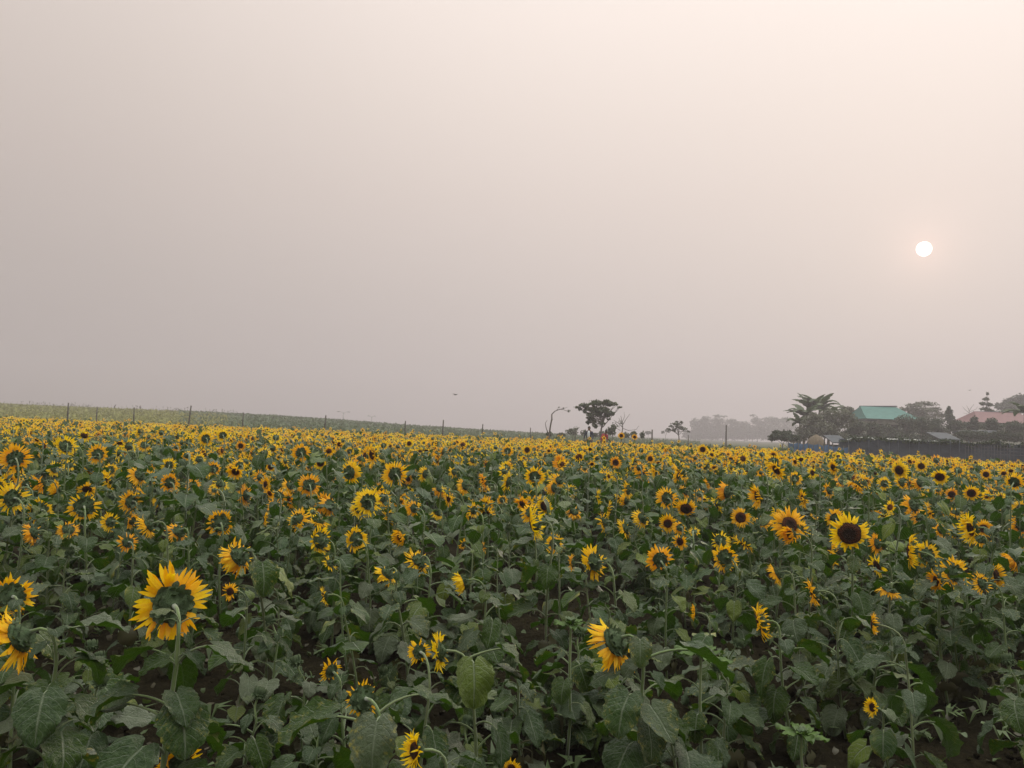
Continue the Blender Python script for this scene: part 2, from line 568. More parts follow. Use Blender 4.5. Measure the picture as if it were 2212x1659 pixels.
# ------------------------------------------------------------------ sunflower parts
def leaf_mb(rs, rows=13, cols=8, pet=True, droop=None, young=False):
    """blade length about 1, petiole about 0.75; starts at the stem, grows along +X"""
    mb = MB()
    mat = 'young' if young else 'leaf'
    lp = rs.uniform(0.55, 0.95) if not young else 0.3
    el0 = rs.uniform(0.35, 1.0); el1 = rs.uniform(-0.5, 0.2) if not young else rs.uniform(-0.05, 0.3)
    if droop is None:
        droop = rs.uniform(0.35, 1.55)
    pts = [Vector((0, 0, 0))]; rad = [0.035]
    k = 5
    for i in range(k):
        e = el0 + (el1 - el0) * (i / (k - 1))
        pts.append(pts[-1] + Vector((math.cos(e), 0, math.sin(e))) * lp / k)
        rad.append(0.035 - 0.016 * (i + 1) / k)
    if pet:
        tube(mb, pts, rad, 'stem', 4 if rows > 5 else 3, cap=False)
    p0 = pts[-1]
    fold = rs.uniform(0.05, 0.45); wav = rs.uniform(0.015, 0.05); ph = rs.uniform(0, 6)
    curl = rs.uniform(-0.15, 0.4); tw = rs.uniform(-0.35, 0.35)
    wid = rs.uniform(0.44, 0.60) if not young else 0.30
    # spine
    sp = [p0]; angs = []
    ang = el1 - droop * 0.45
    for i in range(rows):
        t = i / (rows - 1)
        angs.append(ang)
        sp.append(sp[-1] + Vector((math.cos(ang), 0, math.sin(ang))) / (rows - 1))
        ang -= droop * 0.55 / (rows - 1) * 1.4
    vs = []; at = []; fs = []
    for i in range(rows):
        t = i / (rows - 1)
        w = wid * (1 - t) ** 0.72 * (t + 0.16) ** 0.42 * 1.62
        if young:
            w = wid * math.sin(PI * min(1, t * 0.92 + 0.08)) ** 0.8
        if rows > 5:
            w *= 1 + (0.055 if i % 2 else -0.03)
        if i == rows - 1:
            w = 0.004
        a = angs[i]
        fw = Vector((math.cos(a), 0, math.sin(a))); upv = Vector((-math.sin(a), 0, math.cos(a)))
        for j in range(cols + 1):
            s_ = -1 + 2 * j / cols
            back = 0.20 * (1 - t) ** 4 * math.sin(PI * min(1, abs(s_)) ** 0.8) * (0 if young else 1)
            y = s_ * w * (1 - 0.25 * fold * abs(s_))
            z = fold * abs(s_) * w * 0.8 - curl * s_ * s_ * w * 0.6 + wav * math.sin(9 * t + ph + s_ * 2.0) * abs(s_) ** 0.7
            z += (0.12 * noise.noise(Vector((t * 4.5 + ph, s_ * 2.2, ph * 3))) + 0.06 * noise.noise(Vector((t * 11 + ph, s_ * 5, ph)))) * (0.3 + abs(s_))
            z += tw * s_ * w * t * 0.5
            q = sp[i] - fw * back + upv * z + Vector((0, y, 0))
            vs.append(q); at.append((s_, t, 0.0))
    for i in range(rows - 1):
        for j in range(cols):
            a0 = i * (cols + 1) + j
            fs.append((a0, a0 + cols + 1, a0 + cols + 2, a0 + 1))
    mb.add(vs, fs, mat, at)
    return mb


def petal_geo(rs, rows=5, cols=2, L=0.52, W=0.085, lift=0.0, bend=0.0):
    """one petal along +X from the origin, flat in XY; +Z is towards the face of the head"""
    vs = []; at = []; fs = []
    ang = lift; p = Vector((0, 0, 0)); cup = rs.uniform(-0.5, 0.8); tw = rs.uniform(-0.7, 0.7)
    side = rs.uniform(-0.25, 0.25)
    yaw = 0.0
    for i in range(rows):
        t = i / (rows - 1)
        w = W * (math.sin(PI * min(1, (t * 0.80 + 0.14))) ** 0.75)
        if i == rows - 1:
            w = 0.006
        fw = Vector((math.cos(ang) * math.cos(yaw), math.sin(yaw), math.sin(ang)))
        for j in range(cols + 1):
            s_ = -1 + 2 * j / cols
            th = tw * t
            vs.append(p + Vector((0, s_ * w * math.cos(th), s_ * w * math.sin(th) + cup * w * abs(s_) * 0.7)))
            at.append((s_, t, 0.0))
        p = p + fw * (L / (rows - 1))
        ang += bend / (rows - 1); yaw += side / (rows - 1)
    for i in range(rows - 1):
        for j in range(cols):
            a0 = i * (cols + 1) + j
            fs.append((a0, a0 + cols + 1, a0 + cols + 2, a0 + 1))
    return vs, fs, at


def petals_list(rs, style, rows=5, cols=2, n1=38, n2=28):
    """list of (matrix, geometry) for a head of petal radius 1"""
    out = []
    gap = rs.uniform(0, 6.28); drift = rs.uniform(0, 6.28); amp = rs.uniform(0.1, 0.5)
    for layer, n in ((0, n1), (1, n2)):
        for k in range(n):
            a = 2 * PI * (k + 0.5 * layer + rs.uniform(-0.38, 0.38)) / n
            if style != 'folded' and math.sin(a * 2 + gap) > 0.93 and rs.random() < 0.7:
                continue
            if style == 'ragged' and math.sin(a * 1.0 + 1.2) > 0.35 and rs.random() < 0.75:
                continue
            if style == 'sparse' and rs.random() < 0.5:
                continue
            lift = rs.gauss(0.05 if layer == 0 else 0.35, 0.20); bend = rs.gauss(-0.2, 0.45)
            if style == 'folded':
                lift = rs.gauss(0.9, 0.3); bend = rs.gauss(0.8, 0.5)
            if style == 'reflexed':
                lift = rs.gauss(-0.2, 0.25); bend = rs.gauss(-0.9, 0.4)
            if style == 'cup':
                lift = rs.gauss(0.55, 0.2); bend = rs.gauss(0.1, 0.5)
            bend += amp * math.sin(a + drift); lift += 0.5 * amp * math.sin(a + drift)
            if rs.random() < 0.12:
                bend += rs.choice((-1.6, 1.8))
            L = rs.uniform(0.44, 0.72) * (0.92 if layer else 1.0)
            g = petal_geo(rs, rows, cols, L, rs.uniform(0.044, 0.076), lift, bend)
            mtx = Matrix.Rotation(a, 4, 'Z') @ Matrix.Translation((0.39 + rs.uniform(-0.02, 0.02), 0, -0.015 + 0.03 * layer)) @ Matrix.Rotation(rs.uniform(-0.22, 0.22), 4, 'Z')
            out.append((mtx, g))
    return out


def ring_mb(pl):
    mb = MB()
    for mtx, (v, f, a) in pl:
        mb.add([mtx @ p for p in v], f, 'petal', a)
    return mb


def disc_mb(seg=20, rings=6, rs=None):
    mb = MB(); vs = []; at = []; fs = []
    rmax = 0.43
    for i in range(rings + 1):
        rr = i / rings
        for k in range(seg):
            a = 2 * PI * k / seg
            r_ = rmax * rr * (1 + (0.03 * math.sin(5 * a) if rs else 0))
            z = 0.07 + 0.10 * (1 - rr * rr) - 0.07 * math.exp(-(rr / 0.28) ** 2) - (0.10 if i == rings else 0)
            if rs and 0 < i < rings:
                z += rs.uniform(-0.012, 0.012)
            vs.append((r_ * math.cos(a), r_ * math.sin(a), z)); at.append((rr, 0, 0))
    for i in range(rings):
        for k in range(seg):
            fs.append((i * seg + k, (i + 1) * seg + k, (i + 1) * seg + (k + 1) % seg, i * seg + (k + 1) % seg))
    mb.add(vs, fs, 'disc', at)
    return mb


def back_mb(seg=18):
    mb = MB(); vs = []; fs = []
    prof = [(0.44, 0.02), (0.45, -0.03), (0.40, -0.10), (0.31, -0.16), (0.20, -0.21), (0.12, -0.27), (0.07, -0.36)]
    for r_, z in prof:
        for k in range(seg):
            a = 2 * PI * k / seg
            vs.append((r_ * math.cos(a) * (1 + 0.03 * math.sin(3 * a)), r_ * math.sin(a), z + 0.012 * math.sin(7 * a)))
    for i in range(len(prof) - 1):
        for k in range(seg):
            fs.append((i * seg + k, i * seg + (k + 1) % seg, (i + 1) * seg + (k + 1) % seg, (i + 1) * seg + k))
    mb.add(vs, fs, 'bract')
    return mb


def bracts_mb(rs, full=True):
    mb = MB()
    layers = ((0.36, -0.05, 16, 0.22, 0.085), (0.29, -0.12, 13, 0.24, 0.09), (0.20, -0.19, 8, 0.20, 0.08)) if full else ((0.36, -0.05, 9, 0.22, 0.11),)
    for r0, z0, n, L, W in layers:
        for k in range(n):
            a = 2 * PI * (k + rs.uniform(-0.3, 0.3)) / n
            lift = rs.gauss(-0.25, 0.3); bend = rs.gauss(-0.9, 0.7)
            v, f, at = petal_geo(rs, 5 if full else 3, 2, L * rs.uniform(0.8, 1.2), W * rs.uniform(0.8, 1.1), lift, bend)
            mtx = Matrix.Rotation(a, 4, 'Z') @ Matrix.Translation((r0, 0, z0))
            mb.add([mtx @ p for p in v], f, 'bract', at)
    return mb


STYLES = ['open', 'open', 'cup', 'reflexed', 'ragged', 'folded', 'open', 'sparse', 'open', 'cup', 'cup', 'reflexed', 'ragged', 'ragged', 'folded', 'folded', 'open', 'sparse']
rs0 = random.Random(5)
LEAVES = [leaf_mb(random.Random(100 + i), droop=0.3 + 1.35 * (i / 13.0)).mesh("leaf") for i in range(14)]
DLEAVES = []
for i in range(5):
    q = leaf_mb(random.Random(200 + i), rows=8, cols=4, droop=1.5)
    q.m = ['wither'] * len(q.m)
    DLEAVES.append(q)
DLEAF_ME = [q.mesh("withered_leaf") for q in DLEAVES]
YLEAVES = [leaf_mb(random.Random(300 + i), young=True, droop=0.4).mesh("young_leaf") for i in range(4)]
RINGS = []
for i, st in enumerate(STYLES):
    RINGS.append(ring_mb(petals_list(random.Random(40 + i), st)).mesh("petal_ring"))
DISC = disc_mb(rs=rs0).mesh("seed_disc")
BACK = back_mb().mesh("receptacle")
_b = MB(); _rs = random.Random(2)
for k in range(26):
    _v, _f, _a = petal_geo(_rs, 5, 2, 0.5, 0.11, 1.15, 0.9)
    _mx = Matrix.Rotation(k * 2.4, 4, 'Z') @ Matrix.Translation((0.40 - 0.012 * k, 0, 0.0))
    _b.add([_mx @ p for p in _v], _f, 'bract', _a)
BUDTIP = _b.mesh("bud_tip")
BRACTS = [bracts_mb(random.Random(70 + i)).mesh("bract_ring") for i in range(3)]
LEAFMB_MID = [leaf_mb(random.Random(500 + i), rows=5, cols=4, droop=0.3 + 1.3 * (i / 7.0)) for i in range(8)]


def face_dir(az, pitch):
    return Vector((-math.sin(az) * math.cos(pitch), math.cos(az) * math.cos(pitch), math.sin(pitch)))


def head_matrix(c, f, Rr, spin):
    q = f.to_track_quat('Z', 'Y').to_matrix().to_4x4()
    return Matrix.Translation(c) @ q @ Matrix.Rotation(spin, 4, 'Z') @ Matrix.Scale(Rr, 4)


def stem_points(base, hc, f, Rr, rs, n_low=7):
    """centre line from the ground to the hooked neck behind the head"""
    A = hc - f * 0.34 * Rr
    hk = max(0.04, min(0.095, hc.z * 0.085))
    H1 = A - f * hk + Vector((0, 0, 0.012))
    side = Vector((rs.uniform(-.03, .03), rs.uniform(-.03, .03), 0))
    S = Vector((A.x - f.x * hk * 1.5, A.y - f.y * hk * 1.5, A.z - max(0.10, hk * 1.8))) + side
    if S.z < 0.15:
        S.z = max(0.08, A.z * 0.5)
    up = Vector((0, 0, 1))
    pts = []
    for i in range(7):       # hook: from A back down to S
        t = i / 6.0
        c1 = A - f * hk * 1.25; c2 = S + up * hk * 1.15
        pts.append(A * (1 - t) ** 3 + c1 * 3 * t * (1 - t) ** 2 + c2 * 3 * t * t * (1 - t) + S * t ** 3)
    wob = Vector((rs.uniform(-.03, .03), rs.uniform(-.03, .03), 0))
    for i in range(1, n_low + 1):
        t = i / n_low
        pts.append(S.lerp(base, t) + wob * math.sin(PI * t))
    return pts[::-1]


def leaf_specs(path, rs, n, big):
    """(point index position, azimuth, size) up the stem"""
    zmax = path[-6].z; out = []
    a = rs.uniform(0, 6.28)
    low = [p for p in path[:-5]]
    for k in range(n):
        t = 0.16 + 0.84 * (k / max(1, n - 1)) + rs.uniform(-0.03, 0.03)
        t = min(0.995, t)
        # find point at height fraction
        u = t * (len(low) - 1); i = min(len(low) - 2, int(u)); p = low[i].lerp(low[i + 1], u - i)
        a += 2.4 + rs.uniform(-0.3, 0.3)
        sz = big * (0.62 + 0.5 * math.sin(PI * min(1.0, t * 0.95)) ** 0.7) * rs.uniform(0.82, 1.15)
        if t > 0.86:
            sz *= 0.62
        out.append((p, a, sz, t))
    return out


def make_sunflower(hx, label, group, rs):
    """hx: dict(c=head centre, f=facing, R=petal radius, style, detail)"""
    c, f, Rr = hx['c'], hx['f'], hx['R']
    lean = hx.get('lean', (rs.uniform(-.08, .08), rs.uniform(-.08, .08)))
    bx, by = c.x - f.x * 0.22 + lean[0] * c.z, c.y - f.y * 0.22 + lean[1] * c.z
    base = Vector((bx, by, gz(bx, by) - 0.02))
    root = thing("sunflower", label, "sunflower", base, 0, group)
    L = lambda p: Vector(p) - base
    path = stem_points(base, c, f, Rr, rs)
    rads = []
    sc = Rr / 0.14
    npt = len(path)
    for i in range(npt):
        t = i / (npt - 1)
        rads.append((0.0100 - 0.0046 * t) * (1 + 0.10 * math.sin(i * 2.7)) * (0.55 + 0.45 * sc) + (0.004 * sc if i == npt - 1 else 0))
    mb = MB(); tube(mb, [L(p) for p in path], rads, 'stem', 7)
    obj("stem", mb.mesh("stem"), root)
    det = hx['detail']
    cl = MB()
    big = hx.get('leaf', 0.135 + 0.035 * min(1.2, sc))
    specs = leaf_specs(path, rs, hx.get('nleaf', 13), big)
    for k in range(2):      # small leaves on the neck, close under the head
        q = path[-4 - k]
        mtx = Matrix.Translation(L(q)) @ Matrix.Rotation(rs.uniform(0, 6.28), 4, 'Z') @ Matrix.Rotation(rs.uniform(-0.6, 0.3), 4, 'Y') @ Matrix.Scale(rs.uniform(0.045, 0.085) * (0.6 + 0.4 * sc), 4)
        if det >= 1:
            obj("leaf", LEAVES[rs.randint(2, 9)], root, mtx)
        else:
            cl.addmb(LEAFMB_MID[rs.randint(0, 7)], mtx, rs.random())
    for (ypx, deg, sz, li) in hx.get('extra', ()):
        best = min(path[:-3], key=lambda q: abs(proj(q)[1] - ypx) if proj(q) else 1e9)
        obj("leaf", LEAVES[li], root, Matrix.Translation(L(best)) @ Matrix.Rotation(R(deg), 4, 'Z') @ Matrix.Scale(sz, 4))
    for k in range(6 if Rr > 0.06 else 2):
        t = rs.uniform(0.06, 0.42)
        q = path[0].lerp(path[7] if len(path) > 7 else path[-1], t)
        mtx = Matrix.Translation(L(q)) @ Matrix.Rotation(rs.uniform(0, 6.28), 4, 'Z') @ Matrix.Rotation(rs.uniform(0.2, 0.9), 4, 'Y') @ Matrix.Scale(rs.uniform(0.06, 0.14), 4)
        if det >= 1:
            obj("withered_leaf", DLEAF_ME[k % 5], root, mtx)
        else:
            cl.addmb(DLEAVES[k % 5], mtx, rs.random())
    for p, a, sz, t in specs:
        # most upper leaves hang flatter, low ones droop
        idx = int(min(13, max(0, rs.gauss(6.5 + 4 * (0.6 - t), 3.5))))
        mtx = Matrix.Translation(L(p)) @ Matrix.Rotation(a, 4, 'Z') @ Matrix.Rotation(rs.uniform(-.3, .2), 4, 'Y') @ Matrix.Rotation(rs.uniform(-.35, .35), 4, 'X') @ Matrix.Scale(sz, 4)
        if det >= 1:
            obj("leaf", LEAVES[idx], root, mtx)
        else:
            cl.addmb(LEAFMB_MID[idx % 8], mtx, rs.random())
    if det < 1:
        obj("foliage", cl.mesh("foliage"), root)
    hm = Matrix.Translation(-base) @ head_matrix(c, f, Rr, rs.uniform(0, 6.28))
    head = obj("flower_head", BACK, root, hm)
    head.name = "flower_head"
    ds = hx.get('disc', 1.0)
    if hx["style"] != "bud":
        obj("seed_disc", DISC, head, Matrix.Scale(ds, 4))
    else:
        obj("bud_tip", BUDTIP, head)
    st = hx['style']; ps = hx.get('ps', 1.0)
    PM = Matrix.Scale(ps, 4) if ps == 1.0 else Matrix.Diagonal((ps * 1.08, ps * 1.08, ps, 1))
    if st == 'bud':
        pass
    elif det >= 2:
        for mtx, (v, fc, at) in petals_list(rs, st):
            pm = MB(); pm.add(v, fc, 'petal', at)
            obj("petal", pm.mesh("petal"), head, PM @ mtx)
    else:
        opts = [i for i, s_ in enumerate(STYLES) if s_ == st]
        obj("petal_ring", RINGS[rs.choice(opts)], head, PM)
    obj("bract_ring", rs.choice(BRACTS), head)
    return root


# ------------------------------------------------------------------ ground
def build_ground():
    xs = []
    # near field: fine clods
    def grid(name, x0, x1, y0, y1, step, fn):
        nx = int((x1 - x0) / step) + 1; ny = int((y1 - y0) / step) + 1
        X, Y = np.meshgrid(np.linspace(x0, x1, nx), np.linspace(y0, y1, ny))
        v = [(float(a), float(b), fn(float(a), float(b))) for a, b in zip(X.ravel(), Y.ravel())]
        f = [(j * nx + i, j * nx + i + 1, (j + 1) * nx + i + 1, (j + 1) * nx + i) for j in range(ny - 1) for i in range(nx - 1)]
        return v, f
    # one sheet: rows at growing distance
    ys = list(np.arange(-6, 2.5, 0.5)) + list(np.arange(2.5, 9, 0.06)) + list(np.arange(9, 16, 0.25)) + list(np.arange(16, 60, 1.5)) + list(np.arange(60, 260, 6)) + list(np.arange(260, 720, 40))
    NX = 181
    v = []; f = []
    for y in ys:
        half = 9 + max(0, y) * 0.95
        for i in range(NX):
            u = -1 + 2 * i / (NX - 1)
            x = half * u
            z = gz(x, y)
            if y < 12:
                q = Vector((x * 1.0, y * 1.0, 0))
                z += 0.040 * noise.noise(q * 5) + 0.034 * noise.noise(q * 13) + 0.04 * math.sin(x * 2 * PI / 0.75) * 0.5
            v.append((x, y, z))
    ny = len(ys)
    f = [(j * NX + i, j * NX + i + 1, (j + 1) * NX + i + 1, (j + 1) * NX + i) for j in range(ny - 1) for i in range(NX - 1)]
    mb = MB(); mb.add(v, f, 'soil')
    o = obj("ground", mb.mesh("ground"))
    tag(o, kind="structure")


build_ground()

# ------------------------------------------------------------------ hand-placed sunflowers
HERO_GAIN = 1.02
# x, y, size (2212 px copy), azimuth relative to the line of sight (0 away, 90 left, 180 towards us), pitch, style, D or None, label or None
HERO = [
    (370, 1305, 172, 12, -4, 'open', None, "largest sunflower, seen from behind with a full ring of pointed yellow petals and hooked stem"),
    (40, 1378, 150, 68, -30, 'open', None, "big drooping sunflower cut by the left edge, long orange petals hanging from its side"),
    (22, 1290, 105, 15, -12, 'reflexed', None, "sunflower with curled petals right above the drooping one at the left edge"),
    (515, 1203, 92, 52, -35, 'open', None, "nodding sunflower just above right of the largest one, orange petals pointing down left"),
    (476, 1130, 68, 5, -5, 'reflexed', None, "round sunflower back with short petals, above the nodding one beside the largest"),
    (1325, 1388, 135, 66, -36, 'open', None, "large nodding sunflower right of centre, leaf hanging over its green back"),
    (950, 1408, 88, 72, -12, 'open', None, "orange sunflower in left profile at lower centre, right one of a touching pair"),
    (905, 1408, 58, 20, -12, 'sparse', None, "small sunflower of the lower centre pair, left of the orange profile one"),
    (782, 1510, 92, 25, -18, 'sparse', None, "green bare-backed sunflower with only a few petals left, lower left of centre"),
    (714, 1448, 58, 40, 10, 'sparse', 3.7, "small ragged sunflower just above the bare green-backed one"),
    (896, 1622, 84, 118, 5, 'cup', None, "yellow sunflower cupped to the left at the bottom edge, red-brown centre"),
    (385, 1648, 100, 10, 22, 'open', 2.75, "sunflower cut by the bottom edge below the largest, only upper petals in view"),
    (1105, 1662, 48, 150, 10, 'open', 3.5, "sunflower tip peeking over the bottom edge near the centre"),
    (1282, 1215, 82, 55, -18, 'open', None, "sunflower half hidden by a grey leaf, right above the large nodding one"),
    (1198, 1175, 46, 12, -8, 'open', None, "small round sunflower back up left of the leaf-covered one"),
    (1236, 1216, 40, 75, -10, 'open', None, None),
    (1425, 1208, 66, 15, 12, 'cup', None, "bright yellow sunflower with crumpled petals around a bent neck, right of centre"),
    (1565, 1206, 66, 30, -12, 'reflexed', None, "lower sunflower of the stacked pair right of the crumpled one"),
    (1556, 1168, 48, 10, -25, 'ragged', None, "upper sunflower of the stacked pair right of the crumpled one"),
    (1678, 1240, 56, 85, -30, 'open', None, "tattered sunflower in left profile between stacked pair and ringed side view"),
    (1756, 1280, 66, 88, -18, 'open', None, "left-facing sunflower with spiky petals in the lower right field"),
    (1642, 1345, 84, 86, -18, 'reflexed', 4.4, "thin vertical crescent of orange petals seen edge-on, lower right"),
    (1501, 1323, 34, 95, 0, 'cup', 4.6, "tiny yellow sunflower peeping above the big round leaf"),
    (1835, 1152, 84, 180, -8, 'reflexed', None, "big dark-centred sunflower facing straight at the camera, right half of field"),
    (1803, 1120, 44, 15, 0, 'open', None, "small sunflower back touching the big dark-centred one from above left"),
    (1893, 1175, 50, 70, -15, 'open', None, None),
    (1895, 1222, 56, 120, -20, 'sparse', None, None),
    (1966, 1190, 84, 86, 0, 'reflexed', None, "sharp yellow sunflower edge-on to the left with a dark back, right part"),
    (1920, 1276, 58, 80, -75, 'open', None, "hanging sunflower with orange petals pointing straight down, right part"),
    (2023, 1255, 52, 120, -8, 'cup', None, None),
    (2098, 1142, 76, 112, -12, 'cup', None, "tall ragged sunflower with red-brown middle near the right edge"),
    (2120, 1262, 56, 62, -22, 'ragged', None, "sunflower near the right edge half wrapped by a heart-shaped leaf"),
    (2188, 1210, 58, 105, -35, 'folded', None, "nodding sunflower with folded petals close to the right edge"),
    (1885, 1348, 52, 88, 0, 'reflexed', 4.0, "thin edge-on sliver of yellow petals low in the right part"),
    (1885, 1528, 44, 130, 8, 'cup', 3.75, "short sunflower with a small half-open yellow head, low at lower right"),
    (2206, 1135, 52, 30, 0, 'open', None, None),
    (1600, 1118, 46, 172, 5, 'open', None, "open yellow sunflower with reddish centre facing the camera, left of the big dark one"),
    (1482, 1099, 50, 172, -32, 'reflexed', None, "sunflower tipped toward the camera with petals fringing a dark disc"),
    (1887, 1075, 30, 170, -3, 'open', None, None), (2056, 1068, 30, 180, -5, 'open', None, None), (2098, 1065, 36, 178, -10, 'open', None, None),
    (1717, 1034, 34, 0, -15, 'open', None, None), (1440, 1076, 50, 22, -3, 'open', None, None), (1735, 1078, 44, 110, -15, 'open', None, None),
    (1240, 1107, 40, 20, -60, 'open', None, None), (1155, 1030, 48, 2, 2, 'open', None, "round sunflower back with a full yellow ring, exact middle of the field"),
    (1386, 1120, 50, 60, -30, 'open', None, None), (1355, 1058, 44, 70, -10, 'open', None, None), (1330, 999, 28, 178, -8, 'open', None, None),
    (1139, 972, 25, 165, -5, 'open', None, None), (1518, 971, 25, 180, 0, 'open', None, None), (1405, 991, 23, 170, 0, 'open', None, None),
    (1371, 944, 14, 170, 0, 'open', None, None), (1342, 941, 16, 175, 0, 'open', None, None),
    (884, 958, 20, 175, 0, 'open', None, None), (853, 1024, 58, 12, 0, 'open', None, "oval sunflower back with long petals just left of centre, leaf below it"),
    (882, 1035, 26, 150, -5, 'cup', None, None), (650, 978, 44, 5, -2, 'open', None, "tall sunflower seen from behind standing above its row, left of centre"),
    (668, 1048, 54, 5, -5, 'open', None, "round sunflower back directly below the tall one left of centre"),
    (692, 1000, 34, 160, -18, 'open', None, None), (777, 1098, 48, 25, -5, 'open', None, None), (712, 1092, 54, 48, -25, 'open', None, None),
    (530, 1070, 52, 65, -5, 'open', None, None), (444, 948, 36, 12, -5, 'open', None, None), (481, 940, 30, 5, 0, 'open', None, None),
    (299, 933, 30, 80, 0, 'open', None, None), (211, 981, 46, 10, -8, 'open', None, None), (118, 1012, 38, 20, -20, 'cup', None, None),
    (33, 990, 66, 5, 0, 'open', None, "large full sunflower back near the left edge of the field"),
    (181, 1094, 74, 3, -4, 'ragged', None, "dark sunflower back with petals missing from its crown, left field"),
    (84, 1104, 66, 25, -12, 'reflexed', None, "broad dull sunflower back between left edge and the gap-crowned one"),
    (282, 1084, 54, 30, -12, 'ragged', None, None), (365, 1005, 34, 5, 0, 'open', None, None), (300, 1028, 54, 55, -32, 'open', None, None),
    (322, 1034, 40, 20, -10, 'open', None, None), (461, 1013, 36, 10, -10, 'open', None, None), (340, 1085, 34, 90, -20, 'folded', None, None),
    (385, 1150, 58, 50, -38, 'open', None, None), (238, 1128, 46, 35, -18, 'ragged', None, None), (72, 1152, 58, 68, -25, 'open', None, None),
    (572, 1120, 34, 90, 0, 'reflexed', None, None), (195, 1012, 32, 40, -10, 'open', None, None), (945, 1110, 34, 40, -60, 'open', None, None),
    (1045, 1040, 42, 95, -12, 'open', None, None), (1003, 1050, 42, 60, -25, 'open', None, None), (1096, 974, 28, 5, 0, 'open', None, None),
    (1022, 995, 28, 10, -35, 'open', None, None), (1291, 1072, 38, 85, -5, 'reflexed', None, None), (1235, 1060, 36, 60, -20, 'open', None, None),
    (1637, 1072, 60, 112, -8, 'cup', None, "shaggy sunflower turned left with reddish middle, above the open yellow one"),
    (1800, 1010, 34, 130, -15, 'open', None, None), (1990, 1007, 28, 180, 0, 'open', None, None), (2030, 1030, 38, 178, -20, 'open', None, None),
    (1972, 1092, 60, 60, -25, 'open', None, None), (2010, 1105, 50, 100, -15, 'open', None, None), (2168, 1105, 34, 90, -30, 'open', None, None),
    (275, 1172, 46, 22, -15, 'ragged', None, None), (690, 1168, 74, 48, -12, 'reflexed', None, "sunflower with bright petals down its left side and a fat green back, left of centre"),
    (712, 1218, 40, 60, -40, 'sparse', None, None), (768, 1165, 62, 32, -8, 'reflexed', None, "pale yellow ring-shaped sunflower right of the fat green-backed one"),
    (866, 1161, 52, 128, -18, 'folded', None, "orange sunflower with crumpled petals folded over its face, left of centre"),
    (836, 1240, 64, 58, -48, 'open', None, "nodding orange sunflower on a long arching stem, centre left"),
    (700, 1288, 44, 98, -15, 'sparse', 4.6, "small shaggy yellow sunflower right of the largest one"),
    (1000, 1258, 66, 100, -20, 'folded', None, "bright yellow sunflower with big folded petals, left of a bent stem in the centre"),
    (2205, 1100, 40, 20, -10, 'open', None, None), (1160, 1050, 26, 90, -20, 'sparse', None, None), (1000, 1175, 22, 60, 20, 'sparse', None, None),
    (1046, 1182, 26, 95, -10, 'sparse', None, None), (497, 1278, 34, 150, 0, 'sparse', None, None), (2030, 1145, 38, 60, -20, 'open', None, None),
    (840, 1118, 46, 60, -35, 'reflexed', None, None), (625, 1050, 40, 55, -35, 'open', None, None), (585, 1008, 26, 170, -5, 'open', None, None),
    (520, 963, 24, 165, -10, 'open', None, None), (755, 975, 22, 10, 0, 'open', None, None), (980, 1020, 30, 50, -20, 'cup', None, None),
    (1085, 1080, 26, 15, -5, 'open', None, None), (1480, 1062, 34, 50, -25, 'open', None, None), (1530, 1045, 30, 100, -25, 'open', None, None),
    (1790, 1060, 36, 60, -20, 'open', None, None), (1910, 1045, 32, 20, -10, 'open', None, None), (2130, 1025, 26, 170, -5, 'open', None, None),
]
# a few big leaves copied from the photograph: pixel row on the stem, compass angle (0 right, -90 towards us), size, leaf shape
PSC = {(782, 1510): 0.62, (476, 1130): 0.75, (1565, 1206): 0.8, (22, 1290): 0.8, (181, 1094): 0.8, (1835, 1152): 0.95, (84, 1104): 0.75, (690, 1168): 0.8}
EXTRA = {(370, 1305): ((1352, 20, 0.07, 3), (1352, 190, 0.07, 6), (1445, 5, 0.15, 4), (1470, 175, 0.15, 7), (1548, -50, 0.16, 9), (1500, 190, 0.15, 5), (1600, 60, 0.17, 8)),
         (40, 1378): ((1330, 30, 0.09, 8), (1360, 10, 0.16, 1), (1510, -70, 0.19, 10), (1490, 200, 0.18, 7), (1450, 60, 0.17, 9)),
         (1325, 1388): ((1345, -95, 0.11, 12), (1420, -10, 0.22, 5), (1500, -120, 0.18, 11), (1560, -80, 0.15, 12), (1550, -20, 0.17, 8)),
         (950, 1408): ((1420, 0, 0.17, 11), (1440, -80, 0.17, 12), (1500, 10, 0.16, 4), (1560, 170, 0.2, 6)),
         (782, 1510): ((1570, -90, 0.16, 12), (1540, 20, 0.16, 3), (1590, 185, 0.2, 5)),
         (515, 1203): ((1225, -60, 0.2, 12), (1280, 190, 0.2, 12), (1260, 10, 0.2, 9))}
plants = []
screen = []     # projected discs already taken


def bearing(p):
    return math.atan2(p.x, p.y)


